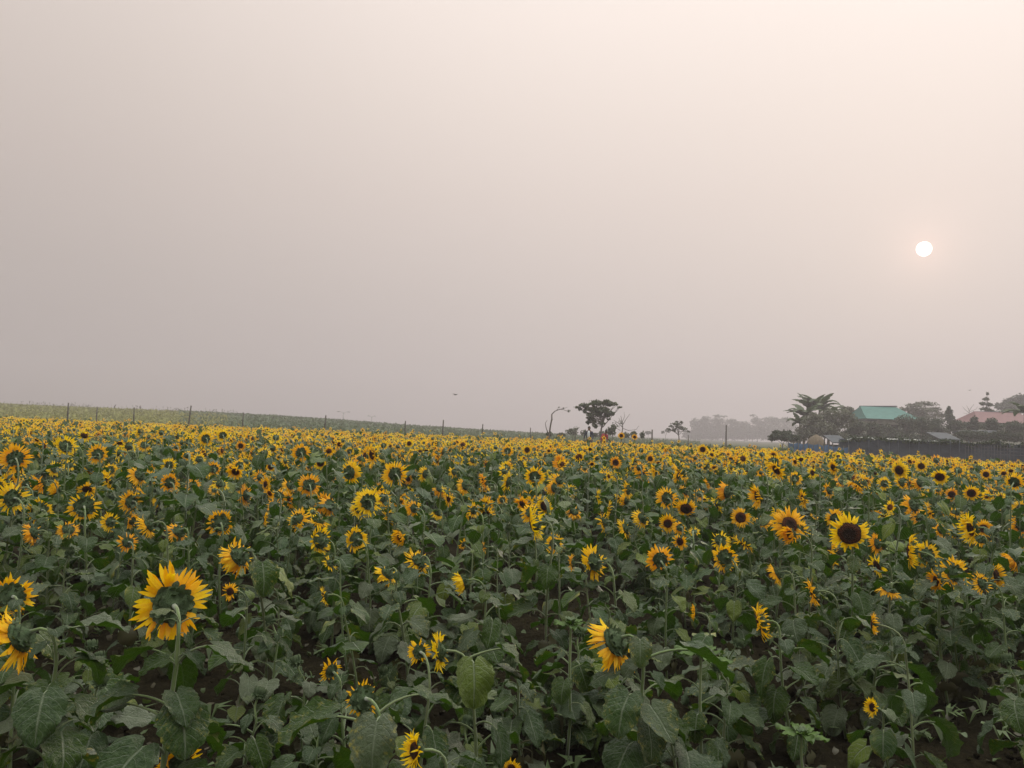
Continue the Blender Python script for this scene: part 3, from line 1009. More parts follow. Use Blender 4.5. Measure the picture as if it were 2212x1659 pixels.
for (x, y, size, az, pitch, style, D, label) in HERO:
    dep_y = proj(P(x, y, 10.0))
    v = ray(x, y)
    dep = -v.z / v.y
    dia = 0.275
    size = size * HERO_GAIN if size < 160 else size
    if D is None:
        asp = 1.0
        D = dia * FPX / size
        if size < 50:
            D = min(D, 0.24 * FPX / size)
        h = CAM_Z - dep * D
        if h < 0.80:
            D = (CAM_Z - 0.80) / dep
        if h > 1.52:
            D = (CAM_Z - 1.45) / max(dep, 1e-3) if dep > 0.004 else D
            D = min(D, 60)
    c = P(x, y, D)
    dist = (c - Vector((0, 0, CAM_Z))).length
    Rr = max(0.05, size * D / FPX / 2.0)
    Rr /= (PSC.get((x, y), 1.0) * 0.5 + 0.5)
    f = face_dir(R(az) - bearing(c) * 1.0, R(pitch))
    big = size > 82
    if pitch < -20 and style == 'open':
        style = 'cup'
    plants.append(dict(c=c, f=f, R=Rr, style=style, size=size, px=(x, y), az=az, pitch=pitch, label=label, hero=True,
                       leaf=(0.10 + 0.07 * min(1.15, Rr / 0.135)) if Rr < 0.1 else 0.145, nleaf=17 if Rr > 0.09 else 12,
                       ps=PSC.get((x, y), 1.0), disc=1.3 if (x, y) == (1835, 1152) else (1.2 if abs(az) > 150 else 1.0), extra=EXTRA.get((x, y), ())))
    screen.append((x, y, size / 2.0))

# ------------------------------------------------------------------ the rest of the field
fill = []
occ = {}


def near_ok(x, y, r):
    gx, gy = int(x / 0.5), int(y / 0.5)
    for i in range(-1, 2):
        for j in range(-1, 2):
            for (a, b) in occ.get((gx + i, gy + j), ()):
                if (a - x) ** 2 + (b - y) ** 2 < r * r:
                    return False
    return True


def put(x, y):
    occ.setdefault((int(x / 0.5), int(y / 0.5)), []).append((x, y))


for p in plants:
    put(p['c'].x, p['c'].y)
rf = random.Random(77)
ROW = 0.62
yrow = 3.7
scr_np = np.array(screen)
far_pts = []
while yrow < 90:
    stepx = 0.36 if yrow < 30 else 0.42
    half = yrow * 0.74 + 1.5
    x = -half
    while x < half:
        xx = x + rf.uniform(-0.14, 0.14); yy = yrow + rf.uniform(-0.24, 0.24)
        x += stepx
        u = xx / yy
        if yy > edge(u) + rf.uniform(-1.0, 1.5):
            continue
        if yy < 5.0 and rf.random() < 0.50:
            continue
        if yy < 6.5 and rf.random() < 0.22:
            continue
        if yy < 10 and rf.random() < 0.08:
            continue
        # patchiness
        if noise.noise(Vector((xx * 0.7, yy * 0.35, 8))) < -0.38 and yy < 30:
            continue
        if not near_ok(xx, yy, 0.25):
            continue
        put(xx, yy)
        far_pts.append((xx, yy))
    yrow += ROW if yrow < 30 else ROW * 1.12

for xx, yy in far_pts:
    h = rf.gauss(1.13, 0.15)
    h = min(1.36, max(0.70, h))
    if yy > 22:
        h = min(1.10 + 0.3 * (h - 1.13), 1.22)
        if rf.random() < 0.05:
            h += rf.uniform(0.08, 0.34)
    dia = min(0.32, max(0.11, rf.gauss(0.200, 0.052) * (1.08 if yy < 16 else 1.0)))
    c = Vector((xx, yy, gz(xx, yy) + h))
    q = proj(c)
    if q is None:
        continue
    rp = dia * 0.5 * FPX / q[2]
    hidden = False
    if yy < 24:
        d2 = np.hypot(scr_np[:, 0] - q[0], scr_np[:, 1] - q[1])
        # do not stand over a flower placed from the photograph
        for tries in range(4):
            if np.any(d2 < (scr_np[:, 2] + rp) * np.where(scr_np[:, 2] > 38, 1.2, 0.92)):
                h -= 0.13
                c = Vector((xx, yy, gz(xx, yy) + h)); q = proj(c)
                d2 = np.hypot(scr_np[:, 0] - q[0], scr_np[:, 1] - q[1])
            else:
                break
        if h < 0.62:
            hidden = True
    if yy < 7.2:
        h = min(h, 1.02) if yy > 5.2 else rf.uniform(0.42, 0.75)
        c.z = gz(xx, yy) + h
        hidden = hidden or rf.random() < (0.15 if yy > 5.2 else 1.0)
    # mostly turned away from us or to the left; on the right more face the camera
    u = xx / yy
    pr = rf.random()
    toward = 0.07 + 0.22 * smooth((u + 0.15) / 0.6)
    if pr < toward:
        az = rf.gauss(170, 25)
    elif pr < toward + 0.37:
        az = rf.gauss(85, 26)
    else:
        az = rf.gauss(18, 28)
    pitch = rf.gauss(-12, 19)
    if rf.random() < 0.22:
        pitch -= 38
    f = face_dir(R(az) - bearing(c), R(pitch))
    fill.append(dict(c=c, f=f, R=dia / 2, style=rf.choice(['open', 'open', 'open', 'cup', 'reflexed', 'ragged', 'folded', 'cup', 'ragged', 'sparse']),
                     size=dia * FPX / q[2], px=(q[0], q[1]), az=az, pitch=pitch, label=None, hero=False, hidden=hidden,
                     leaf=rf.uniform(0.12, 0.18), nleaf=15, d=math.hypot(xx, yy)))

for (x, y, D) in ((585, 1340, 4.5), (640, 1430, 4.1), (560, 1500, 3.8), (830, 1450, 4.6), (1080, 1440, 4.7), (1190, 1480, 4.4), (215, 1420, 4.6), (1010, 1560, 4.2), (700, 1560, 3.6)):
    c = P(x, y, D)
    fill.append(dict(c=c, f=Vector((0, 0, 1)), R=0.07, style='open', size=60, px=(x, y), az=0, pitch=60, label=None, hero=False, hidden=True,
                     leaf=rf.uniform(0.11, 0.15), nleaf=12, d=D))
for p in fill:
    if p['hidden'] and p['d'] < 10:      # these carry only a small green bud
        p['R'] = 0.07; p['style'] = 'bud'; p['f'] = face_dir(rf.uniform(0, 6.28), R(65))
cand = [p for p in fill if (not p['hidden'] or p['style'] == 'bud') and -40 < p['px'][0] < 2252]
cand.sort(key=lambda p: -p['size'] * (1.0 if p['d'] < 15 else 0.8))
N_IND = 298 - len(plants)
chosen = cand[:N_IND]
ids = set(id(p) for p in chosen)
rest = [p for p in fill if id(p) not in ids]
print("heroes", len(plants), "individual fillers", len(chosen), "mass", len(rest), "last individual at", max(p['d'] for p in chosen))

# labels -----------------------------------------------------------
ANCH = [(370, 1305, "the largest flower"), (1325, 1388, "the large nodding flower"), (1835, 1152, "the big dark-centred flower"),
        (1155, 1030, "the ring-shaped middle flower"), (650, 978, "the tall left-centre flower"), (33, 990, "the full flower at the left edge"),
        (1425, 1208, "the crumpled bright flower"), (1966, 1190, "the sharp edge-on flower"), (515, 1203, "the nodding flower by the largest"),
        (853, 1024, "the oval left-centre flower"), (2098, 1142, "the tall ragged flower at right"), (181, 1094, "the gap-crowned flower"),
        (1637, 1072, "the shaggy left-turned flower"), (836, 1240, "the flower on an arching stem")]


def look_of(p):
    az, pi = abs(p['az']), p['pitch']
    if p['style'] == 'bud':
        return "budded flowerless"
    if pi < -38:
        return "hanging" if p['style'] != 'sparse' else "hanging thin-petalled"
    if az > 140:
        return "camera-facing dark-eyed"
    if az > 62:
        return "side-on"
    if p['style'] in ('ragged', 'sparse'):
        return "gappy green-backed"
    return "green-backed"


def dirword(dx, dy):
    a = math.degrees(math.atan2(-dy, dx))
    return ["right of", "up right of", "above", "up left of", "left of", "down left of", "below", "down right of"][int(((a + 22.5) % 360) // 45)]


ORD = ["nearest", "second nearest", "third nearest", "fourth nearest"]
buckets = {}
todo = [p for p in plants + chosen if not p['label']]
for p in todo:
    x, y = p['px']
    d, ax, ay, nm = min((math.hypot(a[0] - x, (a[1] - y) * 1.4), a[0], a[1], a[2]) for a in ANCH)
    p['dist'] = d
    key = (look_of(p), dirword(x - ax, y - ay), nm)
    buckets.setdefault(key, []).append(p)
for (lk, dw, nm), ps in buckets.items():
    ps.sort(key=lambda p: p['dist'])
    for i, p in enumerate(ps):
        if i < len(ORD):
            p['label'] = "%s sunflower, %s such %s %s" % (lk, ORD[i], dw, nm)
        else:
            p['label'] = "%s sunflower farther off %s %s" % (lk, dw, nm)

rsf = random.Random(9)
ind = plants + chosen
ind.sort(key=lambda p: -p['size'])
for k, p in enumerate(ind):
    p['detail'] = 2 if k < 9 else (1 if k < 120 else 0)
    if p['detail'] == 0:
        p['nleaf'] = 11
    make_sunflower(p, p['label'], "sunflowers standing in the field", rsf)


# ------------------------------------------------------------------ merged mass of the farther sunflowers
def proto_plant(rs, lod, pitch, style):
    """plant of height 1 (head centre at z = 1 above origin), facing +Y (away)"""
    mb = MB()
    c = Vector((0, 0.12, 1.0)); f = face_dir(0, R(pitch))
    base = Vector((0, 0, -0.02))
    if lod == 1:
        path = stem_points(base, c, f, 0.10, rs, 4)
        path = [path[i] for i in range(0, len(path), 1)]
        tube(mb, path, [0.009] * len(path), 'stem', 3, cap=False)
        lv = LEAFMB_MID
        specs = leaf_specs(path, rs, 13, 0.175)
        for p, a, sz, t in specs:
            mtx = Matrix.Translation(p) @ Matrix.Rotation(a, 4, 'Z') @ Matrix.Rotation(rs.uniform(-.3, .2), 4, 'Y') @ Matrix.Rotation(rs.uniform(-.35, .35), 4, 'X') @ Matrix.Scale(sz, 4)
            mb.addmb(rs.choice(lv), mtx, rs.random())
    else:
        path = [base, Vector((0, -0.04, 0.6)), Vector((0, -0.02, 0.93)), Vector((0, 0.08, 1.0))]
        tube(mb, path, [0.009] * 4, 'stem', 3, cap=False)
        for k in range(8):
            a = k * 2.4 + rs.uniform(-.3, .3); t = 0.45 + 0.5 * k / 7
            mtx = Matrix.Translation((0, -0.03, t)) @ Matrix.Rotation(a, 4, 'Z') @ Matrix.Rotation(rs.uniform(-.3, .3), 4, 'Y') @ Matrix.Rotation(rs.uniform(-.4, .4), 4, 'X') @ Matrix.Scale(rs.uniform(0.16, 0.22), 4)
            mb.addmb(leaf_mb(rs, rows=3, cols=2, pet=False, droop=rs.uniform(0.3, 1.4)), mtx, rs.random())
    return mb, c, f


def proto_head(rs, lod, style):
    mb = MB()
    if lod == 1:
        for mtx, (v, fc, at) in petals_list(rs, style, 4, 1, 22, 12):
            mb.add([mtx @ q for q in v], fc, 'petal', [(0.0, q[1], 0.0) for q in at])
        d = disc_mb(12, 3); mb.addmb(d, Matrix.Identity(4))
        mb.addmb(bracts_mb(rs, False), Matrix.Identity(4))
        b = MB(); seg = 10
        vs = []; fs = []
        for r_, z in ((0.45, -0.01), (0.34, -0.14), (0.08, -0.28)):
            for k in range(seg):
                a = 2 * PI * k / seg; vs.append((r_ * math.cos(a), r_ * math.sin(a), z))
        for i in range(2):
            for k in range(seg):
                fs.append((i * seg + k, i * seg + (k + 1) % seg, (i + 1) * seg + (k + 1) % seg, (i + 1) * seg + k))
        mb.add(vs, fs, 'bract')
    else:
        for k in range(14):
            a = 2 * PI * (k + rs.uniform(-.3, .3)) / 14
            if rs.random() < (0.35 if style == 'sparse' else 0.08):
                continue
            z = rs.uniform(-0.15, 0.4); w = 0.5
            vs = [(0.30 * math.cos(a - w), 0.30 * math.sin(a - w), 0), (0.30 * math.cos(a + w), 0.30 * math.sin(a + w), 0), (rs.uniform(0.95, 1.08) * math.cos(a), rs.uniform(0.95, 1.08) * math.sin(a), z)]
            mb.add(vs, [(0, 1, 2)], 'petal', [(0, 0.5, 0), (0, 0.5, 0), (0, 1, 0)])
        seg = 8
        vs = [(0.34 * math.cos(2 * PI * k / seg), 0.34 * math.sin(2 * PI * k / seg), 0.04) for k in range(seg)] + [(0, 0, 0.14)]
        mb.add(vs, [(k, (k + 1) % seg, seg) for k in range(seg)], 'disc', [(0.8, 0, 0)] * (seg + 1))
        vs = [(0.36 * math.cos(2 * PI * k / seg), 0.36 * math.sin(2 * PI * k / seg), 0.0) for k in range(seg)] + [(0, 0, -0.3)]
        mb.add(vs, [((k + 1) % seg, k, seg) for k in range(seg)], 'bract')
    return mb


def np_pack(mb, keys):
    v = np.array(mb.v, dtype=np.float32); a = np.array(mb.a, dtype=np.float32)
    tot = np.array([len(f) for f in mb.f], dtype=np.int32)
    loops = np.array([i for f in mb.f for i in f], dtype=np.int32)
    m = np.array([keys.index(k) for k in mb.m], dtype=np.int32)
    return v, a, tot, loops, m


def merged(name, inst, keys, smooth_=True):
    """inst: list of (packed prototype, 3x4 matrix as 3x3 + 3, tint)"""
    V, A, T, Lp, Mi = [], [], [], [], []
    off = 0
    for pk, m3, t3, tint in inst:
        v, a, tot, loops, m = pk
        V.append(v @ m3.T + t3)
        a2 = a.copy(); a2[:, 2] = (a2[:, 2] + tint) % 1.0
        A.append(a2); T.append(tot); Lp.append(loops + off); Mi.append(m)
        off += len(v)
    V = np.concatenate(V).astype(np.float32); A = np.concatenate(A).astype(np.float32); T = np.concatenate(T); Lp = np.concatenate(Lp); Mi = np.concatenate(Mi)
    me = bpy.data.meshes.new(name)
    me.vertices.add(len(V)); me.vertices.foreach_set("co", V.ravel())
    me.loops.add(len(Lp)); me.loops.foreach_set("vertex_index", Lp)
    st = np.concatenate([[0], np.cumsum(T)[:-1]]).astype(np.int32)
    me.polygons.add(len(T)); me.polygons.foreach_set("loop_start", st)
    me.polygons.foreach_set("loop_total", T)
    me.polygons.foreach_set("material_index", Mi.astype(np.int32))
    for k in keys:
        me.materials.append(M[k])
    at = me.attributes.new("lp", 'FLOAT_VECTOR', 'POINT')
    at.data.foreach_set("vector", A.ravel())
    me.update(calc_edges=True)
    if smooth_:
        me.polygons.foreach_set("use_smooth", np.ones(len(T), dtype=bool))
    me.validate()
    print(name, len(V), "verts", len(T), "faces")
    return me


KEYS = ['stem', 'leaf', 'petal', 'disc', 'bract']
rp = random.Random(21)


def build_mass():
    PL = {1: [], 2: []}; HD = {1: [], 2: []}
    for lod in (1, 2):
        for k in range(10 if lod == 1 else 7):
            mb, c, f = proto_plant(rp, lod, -14, 'open')
            PL[lod].append((np_pack(mb, KEYS)))
        for st in (['open', 'open', 'cup', 'reflexed', 'ragged', 'folded', 'sparse', 'open', 'cup', 'ragged', 'folded', 'open'] if lod == 1 else ['open', 'open', 'sparse', 'open', 'open', 'open']):
            HD[lod].append(np_pack(proto_head(rp, lod, st), KEYS))
    inst = []
    for p in rest:
        lod = 1 if p['d'] < 27 else 2
        c, f = p['c'], p['f']
        h = c.z - gz(c.x, c.y)
        yaw = math.atan2(-f.x, f.y)
        # stem sits behind the head
        m = Matrix.Rotation(yaw, 4, 'Z') @ Matrix.Diagonal((1, 1, h, 1))
        m3 = np.array(m.to_3x3(), dtype=np.float32)
        fh = Vector((-math.sin(yaw), math.cos(yaw), 0))
        bx, by = c.x - fh.x * 0.12, c.y - fh.y * 0.12
        sc = 1.0
        # keep leaves undistorted-ish by scaling xy a little as well
        s = 0.85 + 0.25 * min(1.3, h / 1.15)
        m3 = m3 @ np.diag([s, s, 1.0]).astype(np.float32)
        tint = rp.random()
        inst.append((rp.choice(PL[lod]), m3, np.array((bx, by, gz(bx, by)), dtype=np.float32), tint))
        if not p['hidden'] and rp.random() < 0.93:
            Rr = p['R'] * (1.2 if lod == 2 else 1.06)
            hm = head_matrix(c, f, Rr, rp.uniform(0, 6.28))
            hd = rp.choice(HD[lod])
            inst.append((hd, np.array(hm.to_3x3(), dtype=np.float32), np.array(hm.translation, dtype=np.float32), rp.random()))
    me = merged("sunflower_field", inst, KEYS)
    o = obj("sunflower_field", me)
    tag(o, "dense mass of distant sunflowers reaching back to the edge of the field", "sunflowers", kind="stuff")


build_mass()


# ------------------------------------------------------------------ young plants without flowers, in the open soil
def young_plant(x, ytop, D, rad, label, h=None):
    c = P(x, ytop, D)
    base = Vector((c.x + 0.02, c.y, gz(c.x, c.y) - 0.01))
    top = Vector((0, 0, c.z - base.z))
    root = thing("young_sunflower_plant", label, "young plant", base, 0, "flowerless young plants in the near soil")
    mb = MB()
    tube(mb, [Vector((0, 0, 0)), top * 0.35 + Vector((0.012, 0, 0)), top * 0.7, top], [0.009, 0.008, 0.007, 0.006], 'stem', 6)
    obj("stem", mb.mesh("stem"), root)
    rs = random.Random(int(x))
    n = 9
    for k in range(n):
        a = k * 2.4; sz = rad * (1.0 - 0.45 * k / n)
        obj("leaf", YLEAVES[k % 4], root, Matrix.Translation(top * (1 - 0.03 * (n - k) / n)) @ Matrix.Rotation(a, 4, 'Z') @ Matrix.Rotation(-0.05 - 0.5 * k / n, 4, 'Y') @ Matrix.Scale(sz, 4))
    m2 = MB()
    for k in range(10):
        a = k * 0.63; v, f, at = petal_geo(rs, 4, 2, 0.05, 0.012, 1.0, -0.5)
        m2.add([Matrix.Rotation(a, 4, 'Z') @ Vector(q) for q in v], f, 'bract', at)
    obj("bud", m2.mesh("bud"), root, Matrix.Translation(top))
    for k in range(7 if top.z > 0.45 else 3):
        t = 0.25 + 0.6 * k / 7
        obj("leaf", LEAVES[(k * 3) % 14], root, Matrix.Translation(top * t) @ Matrix.Rotation(k * 2.4 + 1, 4, 'Z') @ Matrix.Scale(0.12, 4))


young_plant(1225, 1350, 4.15, 0.095, "flowerless young sunflower plant with a bright green top left of the large nodding flower")
young_plant(1505, 1415, 3.75, 0.12, "flowerless plant with a wide bright green leaf crown right of the large nodding flower")
young_plant(1722, 1590, 3.9, 0.11, "low flowerless plant with bright green leaf star near the bottom right")
young_plant(1500, 1655, 3.6, 0.09, "tiny flowerless seedling at the bottom edge right of centre")


# ------------------------------------------------------------------ soil litter and low weeds
def litter():
    mb = MB(); rs = random.Random(3)
    cube = [(-1, -1, -1), (1, -1, -1), (1, 1, -1), (-1, 1, -1), (-1, -1, 1), (1, -1, 1), (1, 1, 1), (-1, 1, 1)]
    cf = [(3, 2, 1, 0), (4, 5, 6, 7), (0, 1, 5, 4), (1, 2, 6, 5), (2, 3, 7, 6), (3, 0, 4, 7)]
    keys = ['soil']
    for k in range(2200):
        y = 3.0 + 7.0 * rs.random() ** 1.3; x = rs.uniform(-0.8, 0.8) * y
        s = rs.uniform(0.004, 0.015) * (1.4 if rs.random() < 0.1 else 1)
        m = Matrix.Translation((x, y, gz(x, y) + 0.015)) @ Matrix.Rotation(rs.uniform(0, 6), 4, Vector((rs.random(), rs.random(), rs.random() + .1)).normalized()) @ Matrix.Diagonal((s * rs.uniform(.6, 1.4), s, s * rs.uniform(.5, 1), 1))
        mb.add([m @ (Vector(p) * rs.uniform(0.7, 1.1)) for p in cube], cf, 'soil')
    o = obj("soil_clods", mb.mesh("soil_clods"))
    tag(o, "loose dry soil clods between the nearest plants", "soil", kind="stuff")
    mb = MB()
    for k in range(1800):
        y = 3.0 + 8.0 * rs.random() ** 1.2; x = rs.uniform(-0.8, 0.8) * y
        m = Matrix.Translation((x, y, gz(x, y) + 0.02 + rs.random() * 0.03)) @ Matrix.Rotation(rs.uniform(0, 6.28), 4, 'Z') @ Matrix.Rotation(rs.uniform(-.5, .5), 4, 'X') @ Matrix.Scale(rs.uniform(0.02, 0.06), 4)
        mb.addmb(leaf_mb(rs, rows=4, cols=2, pet=False, droop=rs.uniform(-.3, 1.8)), m, rs.random())
    mb.m = ['dry' if (i // 6) % 4 else 'crop' for i in range(len(mb.m))]
    o = obj("fallen_leaf_litter", mb.mesh("fallen_leaf_litter"))
    tag(o, "withered fallen leaves and weeds scattered over the near soil", "leaf litter", kind="stuff")


def near_weeds():
    mb = MB(); rs = random.Random(31)
    for k in range(900):
        y = 3.2 + 7.5 * rs.random(); x = rs.uniform(-0.75, 0.75) * y
        if noise.noise(Vector((x * 1.1, y * 1.1, 4))) < -0.05:
            continue
        hh = rs.uniform(0.03, 0.11); b = Vector((x, y, gz(x, y)))
        for j in range(rs.randint(4, 8)):
            a = rs.uniform(0, 6.28); w = rs.uniform(0.006, 0.022); d = Vector((math.cos(a), math.sin(a), 0)); n_ = Vector((-d.y, d.x, 0))
            p1 = b + d * hh * 0.4 + Vector((0, 0, hh * 0.8)); p2 = b + d * hh * rs.uniform(0.8, 1.3) + Vector((0, 0, hh * rs.uniform(0.5, 1.2)))
            t = rs.random()
            mb.add([b, p1 + n_ * w, p2, p1 - n_ * w], [(0, 1, 2, 3)], 'crop', [(0, 0, t)] * 4)
    o = obj("low_weeds", mb.mesh("low_weeds", False))
    tag(o, "small green weeds sprouting in tufts from the near soil", "weeds", kind="stuff")


litter()
near_weeds()


# ------------------------------------------------------------------ leaf clouds for trees, bushes, crops
def cloud(clumps, n, size, rs, mat, elong=1.6, hollow=0.45, flat=0.0):
    """clumps: (centre, (rx, ry, rz)); many small leaf-clump faces spread through the volume"""
    r = np.random.RandomState(rs.randint(0, 10 ** 6))
    w = np.array([c[1][0] * c[1][1] * c[1][2] for c in clumps]) ** 0.72
    w /= w.sum()
    idx = r.choice(len(clumps), n, p=w)
    C = np.array([tuple(c[0]) for c in clumps])[idx]; S = np.array([c[1] for c in clumps])[idx]
    d = r.normal(size=(n, 3)); d /= np.linalg.norm(d, axis=1)[:, None]
    rad = r.uniform(hollow, 1.0, n) ** 0.6 * (1 + 0.22 * np.sin(d[:, 0] * 7 + idx) * np.cos(d[:, 2] * 6 + idx * 2))
    pc = C + d * S * rad[:, None]
    ax = r.normal(size=(n, 3)); ax[:, 2] *= (1 - flat); ax /= np.linalg.norm(ax, axis=1)[:, None]
    b = np.cross(ax, r.normal(size=(n, 3)) * (1 - flat) + np.array([0, 0, 1]) * (0.4 + 2 * flat)); b /= np.linalg.norm(b, axis=1)[:, None] + 1e-9
    s = (size * r.uniform(0.5, 1.35, n))[:, None]
    v = np.stack([pc - ax * s * elong * .5, pc + b * s * .5, pc + ax * s * elong * .5, pc - b * s * .5], axis=1)
    mb = MB()
    mb.v = [tuple(q) for q in v.reshape(-1, 3)]
    tint = r.uniform(0, 1, n)
    mb.a = [(0.0, 0.0, float(t)) for t in np.repeat(tint, 4)]
    mb.f = [(4 * i, 4 * i + 1, 4 * i + 2, 4 * i + 3) for i in range(n)]
    mb.m = [mat] * n
    return mb


def px_clumps(cl, D, base, dr=1.0):
    out = []
    for (x, y, rx, ry) in cl:
        k = D / FPX
        jd = rnd.uniform(-0.5, 0.5) * rx * k
        out.append((P(x, y, D + jd) - base, (rx * k, max(rx, ry) * k * 0.8 * dr, ry * k)))
    return out


def tree(name, label, cat, clumps, D, mat, n, leafpx, trunk=None, limbs=True, group=None, hollow=0.45, tr=None, flat=0.0, dens=None):
    xs = [c[0] for c in clumps]
    bx = trunk if trunk is not None else sum(xs) / len(xs)
    g = P(bx, 940, D); base = Vector((g.x, g.y, gz(g.x, g.y)))
    root = thing(name, label, cat, base, 0, group)
    cl = px_clumps(clumps, D, base)
    mb = cloud(cl, n, leafpx * D / FPX, rnd, mat, hollow=hollow, flat=flat)
    obj("crown", mb.mesh("crown", False), root)
    t = MB()
    top = max(cl, key=lambda c: c[0].z)[0]
    r0 = tr if tr else max(0.05, top.z * 0.022)
    fork = Vector((0, 0, min(c[0].z for c in cl) * 0.7))
    mid = Vector((top.x * 0.2, top.y * 0.2, max(fork.z, top.z * 0.5)))
    tube(t, [Vector((0, 0, -0.1)), fork * 0.5 + Vector((r0 * .5, 0, 0)), mid * 0.6 + fork * 0.4, mid, top * 0.93], [r0 * 1.2, r0, r0 * .85, r0 * .65, r0 * .2], 'bark', 6)
    if limbs:
        for c, s in cl:
            st = Vector((0, 0, 0)).lerp(mid.lerp(top, 0.4), rnd.uniform(0.7, 1.0))
            tube(t, [st, st.lerp(c, 0.5) + Vector((0, 0, s[2] * .15)), c], [r0 * .5, r0 * .32, r0 * .12], 'bark', 5)
            for q in range(3):
                e = c + Vector((rnd.uniform(-1, 1) * s[0], rnd.uniform(-1, 1) * s[1], rnd.uniform(-.6, .9) * s[2])) * 0.8
                tube(t, [st.lerp(c, 0.6), e], [r0 * .2, r0 * .06], 'bark', 4)
    obj("trunk", t.mesh("trunk"), root)
    return root


def bare(name, label, paths, D, cat="bare tree", group=None, leaves=None):
    """paths: list of ([(x, y)...], r0px, r1px)"""
    g = P(paths[0][0][0][0], 940, D); base = Vector((g.x, g.y, gz(g.x, g.y)))
    root = thing(name, label, cat, base, 0, group)
    k = D / FPX
    for i, (pts, r0, r1) in enumerate(paths):
        t = MB(); n = len(pts)
        pp = [P(a, b, D + (0.0 if i == 0 else 0.12 * math.sin(i * 2.1 + j))) - base for j, (a, b) in enumerate(pts)]
        if i == 0:
            pp = [Vector((pp[0].x, pp[0].y, -0.1))] + pp; n += 1
        tube(t, pp, [(r0 + (r1 - r0) * j / (n - 1)) * k for j in range(n)], 'bark', 6)
        obj("trunk" if i == 0 else "branch", t.mesh("branch"), root)
    if leaves:
        mb = cloud(px_clumps(leaves, D, base), 26 * len(leaves), 1.8 * k, rnd, 'mid')
        obj("leaf_cluster", mb.mesh("leaf_cluster", False), root)
    return root


# --- group beyond the middle of the field
tree("tree", "leafy spreading tree with thin trunk standing behind the two people", "tree",
     [(1262, 876, 13, 5), (1290, 871, 18, 7), (1316, 872, 14, 6), (1247, 880, 7, 2.2), (1338, 880, 6, 2.2), (1285, 885, 15, 7), (1308, 888, 13, 6), (1270, 884, 9, 4),
      (1277, 905, 8, 6), (1294, 897, 9, 4), (1268, 903, 4, 2), (1316, 906, 5, 2), (1300, 915, 8, 4), (1283, 917, 6, 3.5), (1290, 893, 12, 6), (1275, 898, 8, 7), (1281, 908, 9, 7), (1270, 912, 5, 4), (1287, 921, 5, 4), (1312, 897, 9, 5), (1322, 893, 6, 4), (1302, 884, 12, 7), (1254, 884, 6, 3), (1330, 874, 5, 3), (1310, 866, 7, 3), (1264, 890, 6, 3)], 70, 'mid', 2700, 3.6, trunk=1297, hollow=0.1, tr=0.09)
bare("dead_tree", "leafless crooked tree with an arm bending right, left of the leafy tree",
     [([(1186, 942), (1189, 920), (1192, 905), (1192, 894)], 2.0, 1.3),
      ([(1192, 895), (1199, 888), (1210, 884), (1217, 885), (1228, 889)], 1.1, 0.4),
      ([(1184, 936), (1180, 925), (1178, 914), (1182, 908)], 1.1, 0.4),
      ([(1190, 912), (1195, 905)], 0.7, 0.3), ([(1210, 884), (1222, 881), (1226, 879)], 0.5, 0.25), ([(1203, 886), (1207, 880)], 0.5, 0.3)], 70, leaves=[(1217, 882, 1.6, 1.6), (1229, 888, 3, 3), (1208, 880, 2, 1)])
bare("bare_shrub", "leafless branching shrub right of the leafy tree",
     [([(1342, 946), (1345, 925), (1344, 912), (1341, 898)], 1.6, 0.4), ([(1344, 922), (1336, 914), (1326, 908)], 0.8, 0.3), ([(1345, 918), (1352, 906), (1361, 894)], 0.8, 0.3),
      ([(1344, 925), (1358, 930), (1374, 928), (1380, 920)], 0.7, 0.3), ([(1344, 912), (1349, 900), (1348, 890)], 0.6, 0.2), ([(1343, 915), (1336, 902)], 0.6, 0.2), ([(1340, 930), (1330, 924), (1324, 918)], 0.6, 0.2)], 72,
     leaves=[(1328, 915, 6, 4), (1340, 912, 5, 5), (1334, 920, 6, 3)], cat="shrub")
for (cl, D, mat, n, lab) in [
    ([(1236, 932, 14, 8), (1245, 926, 8, 6), (1226, 934, 6, 5)], 78, 'dusty', 240, "thin twiggy bush between the dead tree and the person in a dark jacket"),
    ([(1262, 935, 9, 7)], 80, 'dusty', 120, "low bush directly left of the person in a dark jacket"),
    ([(1320, 932, 12, 11), (1325, 924, 7, 7)], 76, 'mid', 420, "bush right of the person in crimson, under the leafy tree"),
    ([(1186, 938, 8, 6)], 74, 'mid', 130, "small bush at the foot of the dead crooked tree"),
    ([(1368, 938, 8, 7)], 76, 'mid', 200, "dark low bush right of the leafless shrub"),
    ([(1300, 938, 10, 6), (1286, 940, 8, 5)], 84, 'mid', 260, "low scrub behind the gap between the two people"),
    ([(1350, 940, 12, 6)], 82, 'mid', 220, "low scrub around the foot of the leafless shrub"),
    ([(1212, 939, 10, 4.5)], 84, 'dusty', 150, "faint low scrub right of the dead crooked tree"),
    ([(1388, 940, 5.5, 8)], 76, 'mid', 200, "narrow rounded bush, rightmost of the middle bushes"),
]:
    tree("bush", lab, "bush", cl, D, mat, n, 3.0, limbs=True, hollow=0.1, tr=0.03)
tree("small_tree", "small layered tree right of the middle group, before the hazy trees", "tree",
     [(1460, 916, 12, 3.5), (1450, 921, 6, 3), (1472, 912, 6, 3), (1463, 910, 5, 2.5), (1445, 927, 5, 2.5), (1466, 923, 13, 3.5), (1455, 929, 9, 3.5), (1478, 927, 9, 3), (1487, 932, 5, 2.5)], 110, 'mid', 520, 3.0, trunk=1467, hollow=0.1, tr=0.09, flat=0.4)
tree("small_tree", "faint far tree with a round crown just left of the small layered tree", "tree", [(1442, 930, 7, 4), (1432, 934, 4, 3)], 260, 'mid', 220, 2.2, hollow=0.1)
tree("small_tree", "faint far round-topped tree over the post right of the bushes", "tree", [(1400, 935, 8, 4)], 300, 'mid', 220, 2.2, hollow=0.1)

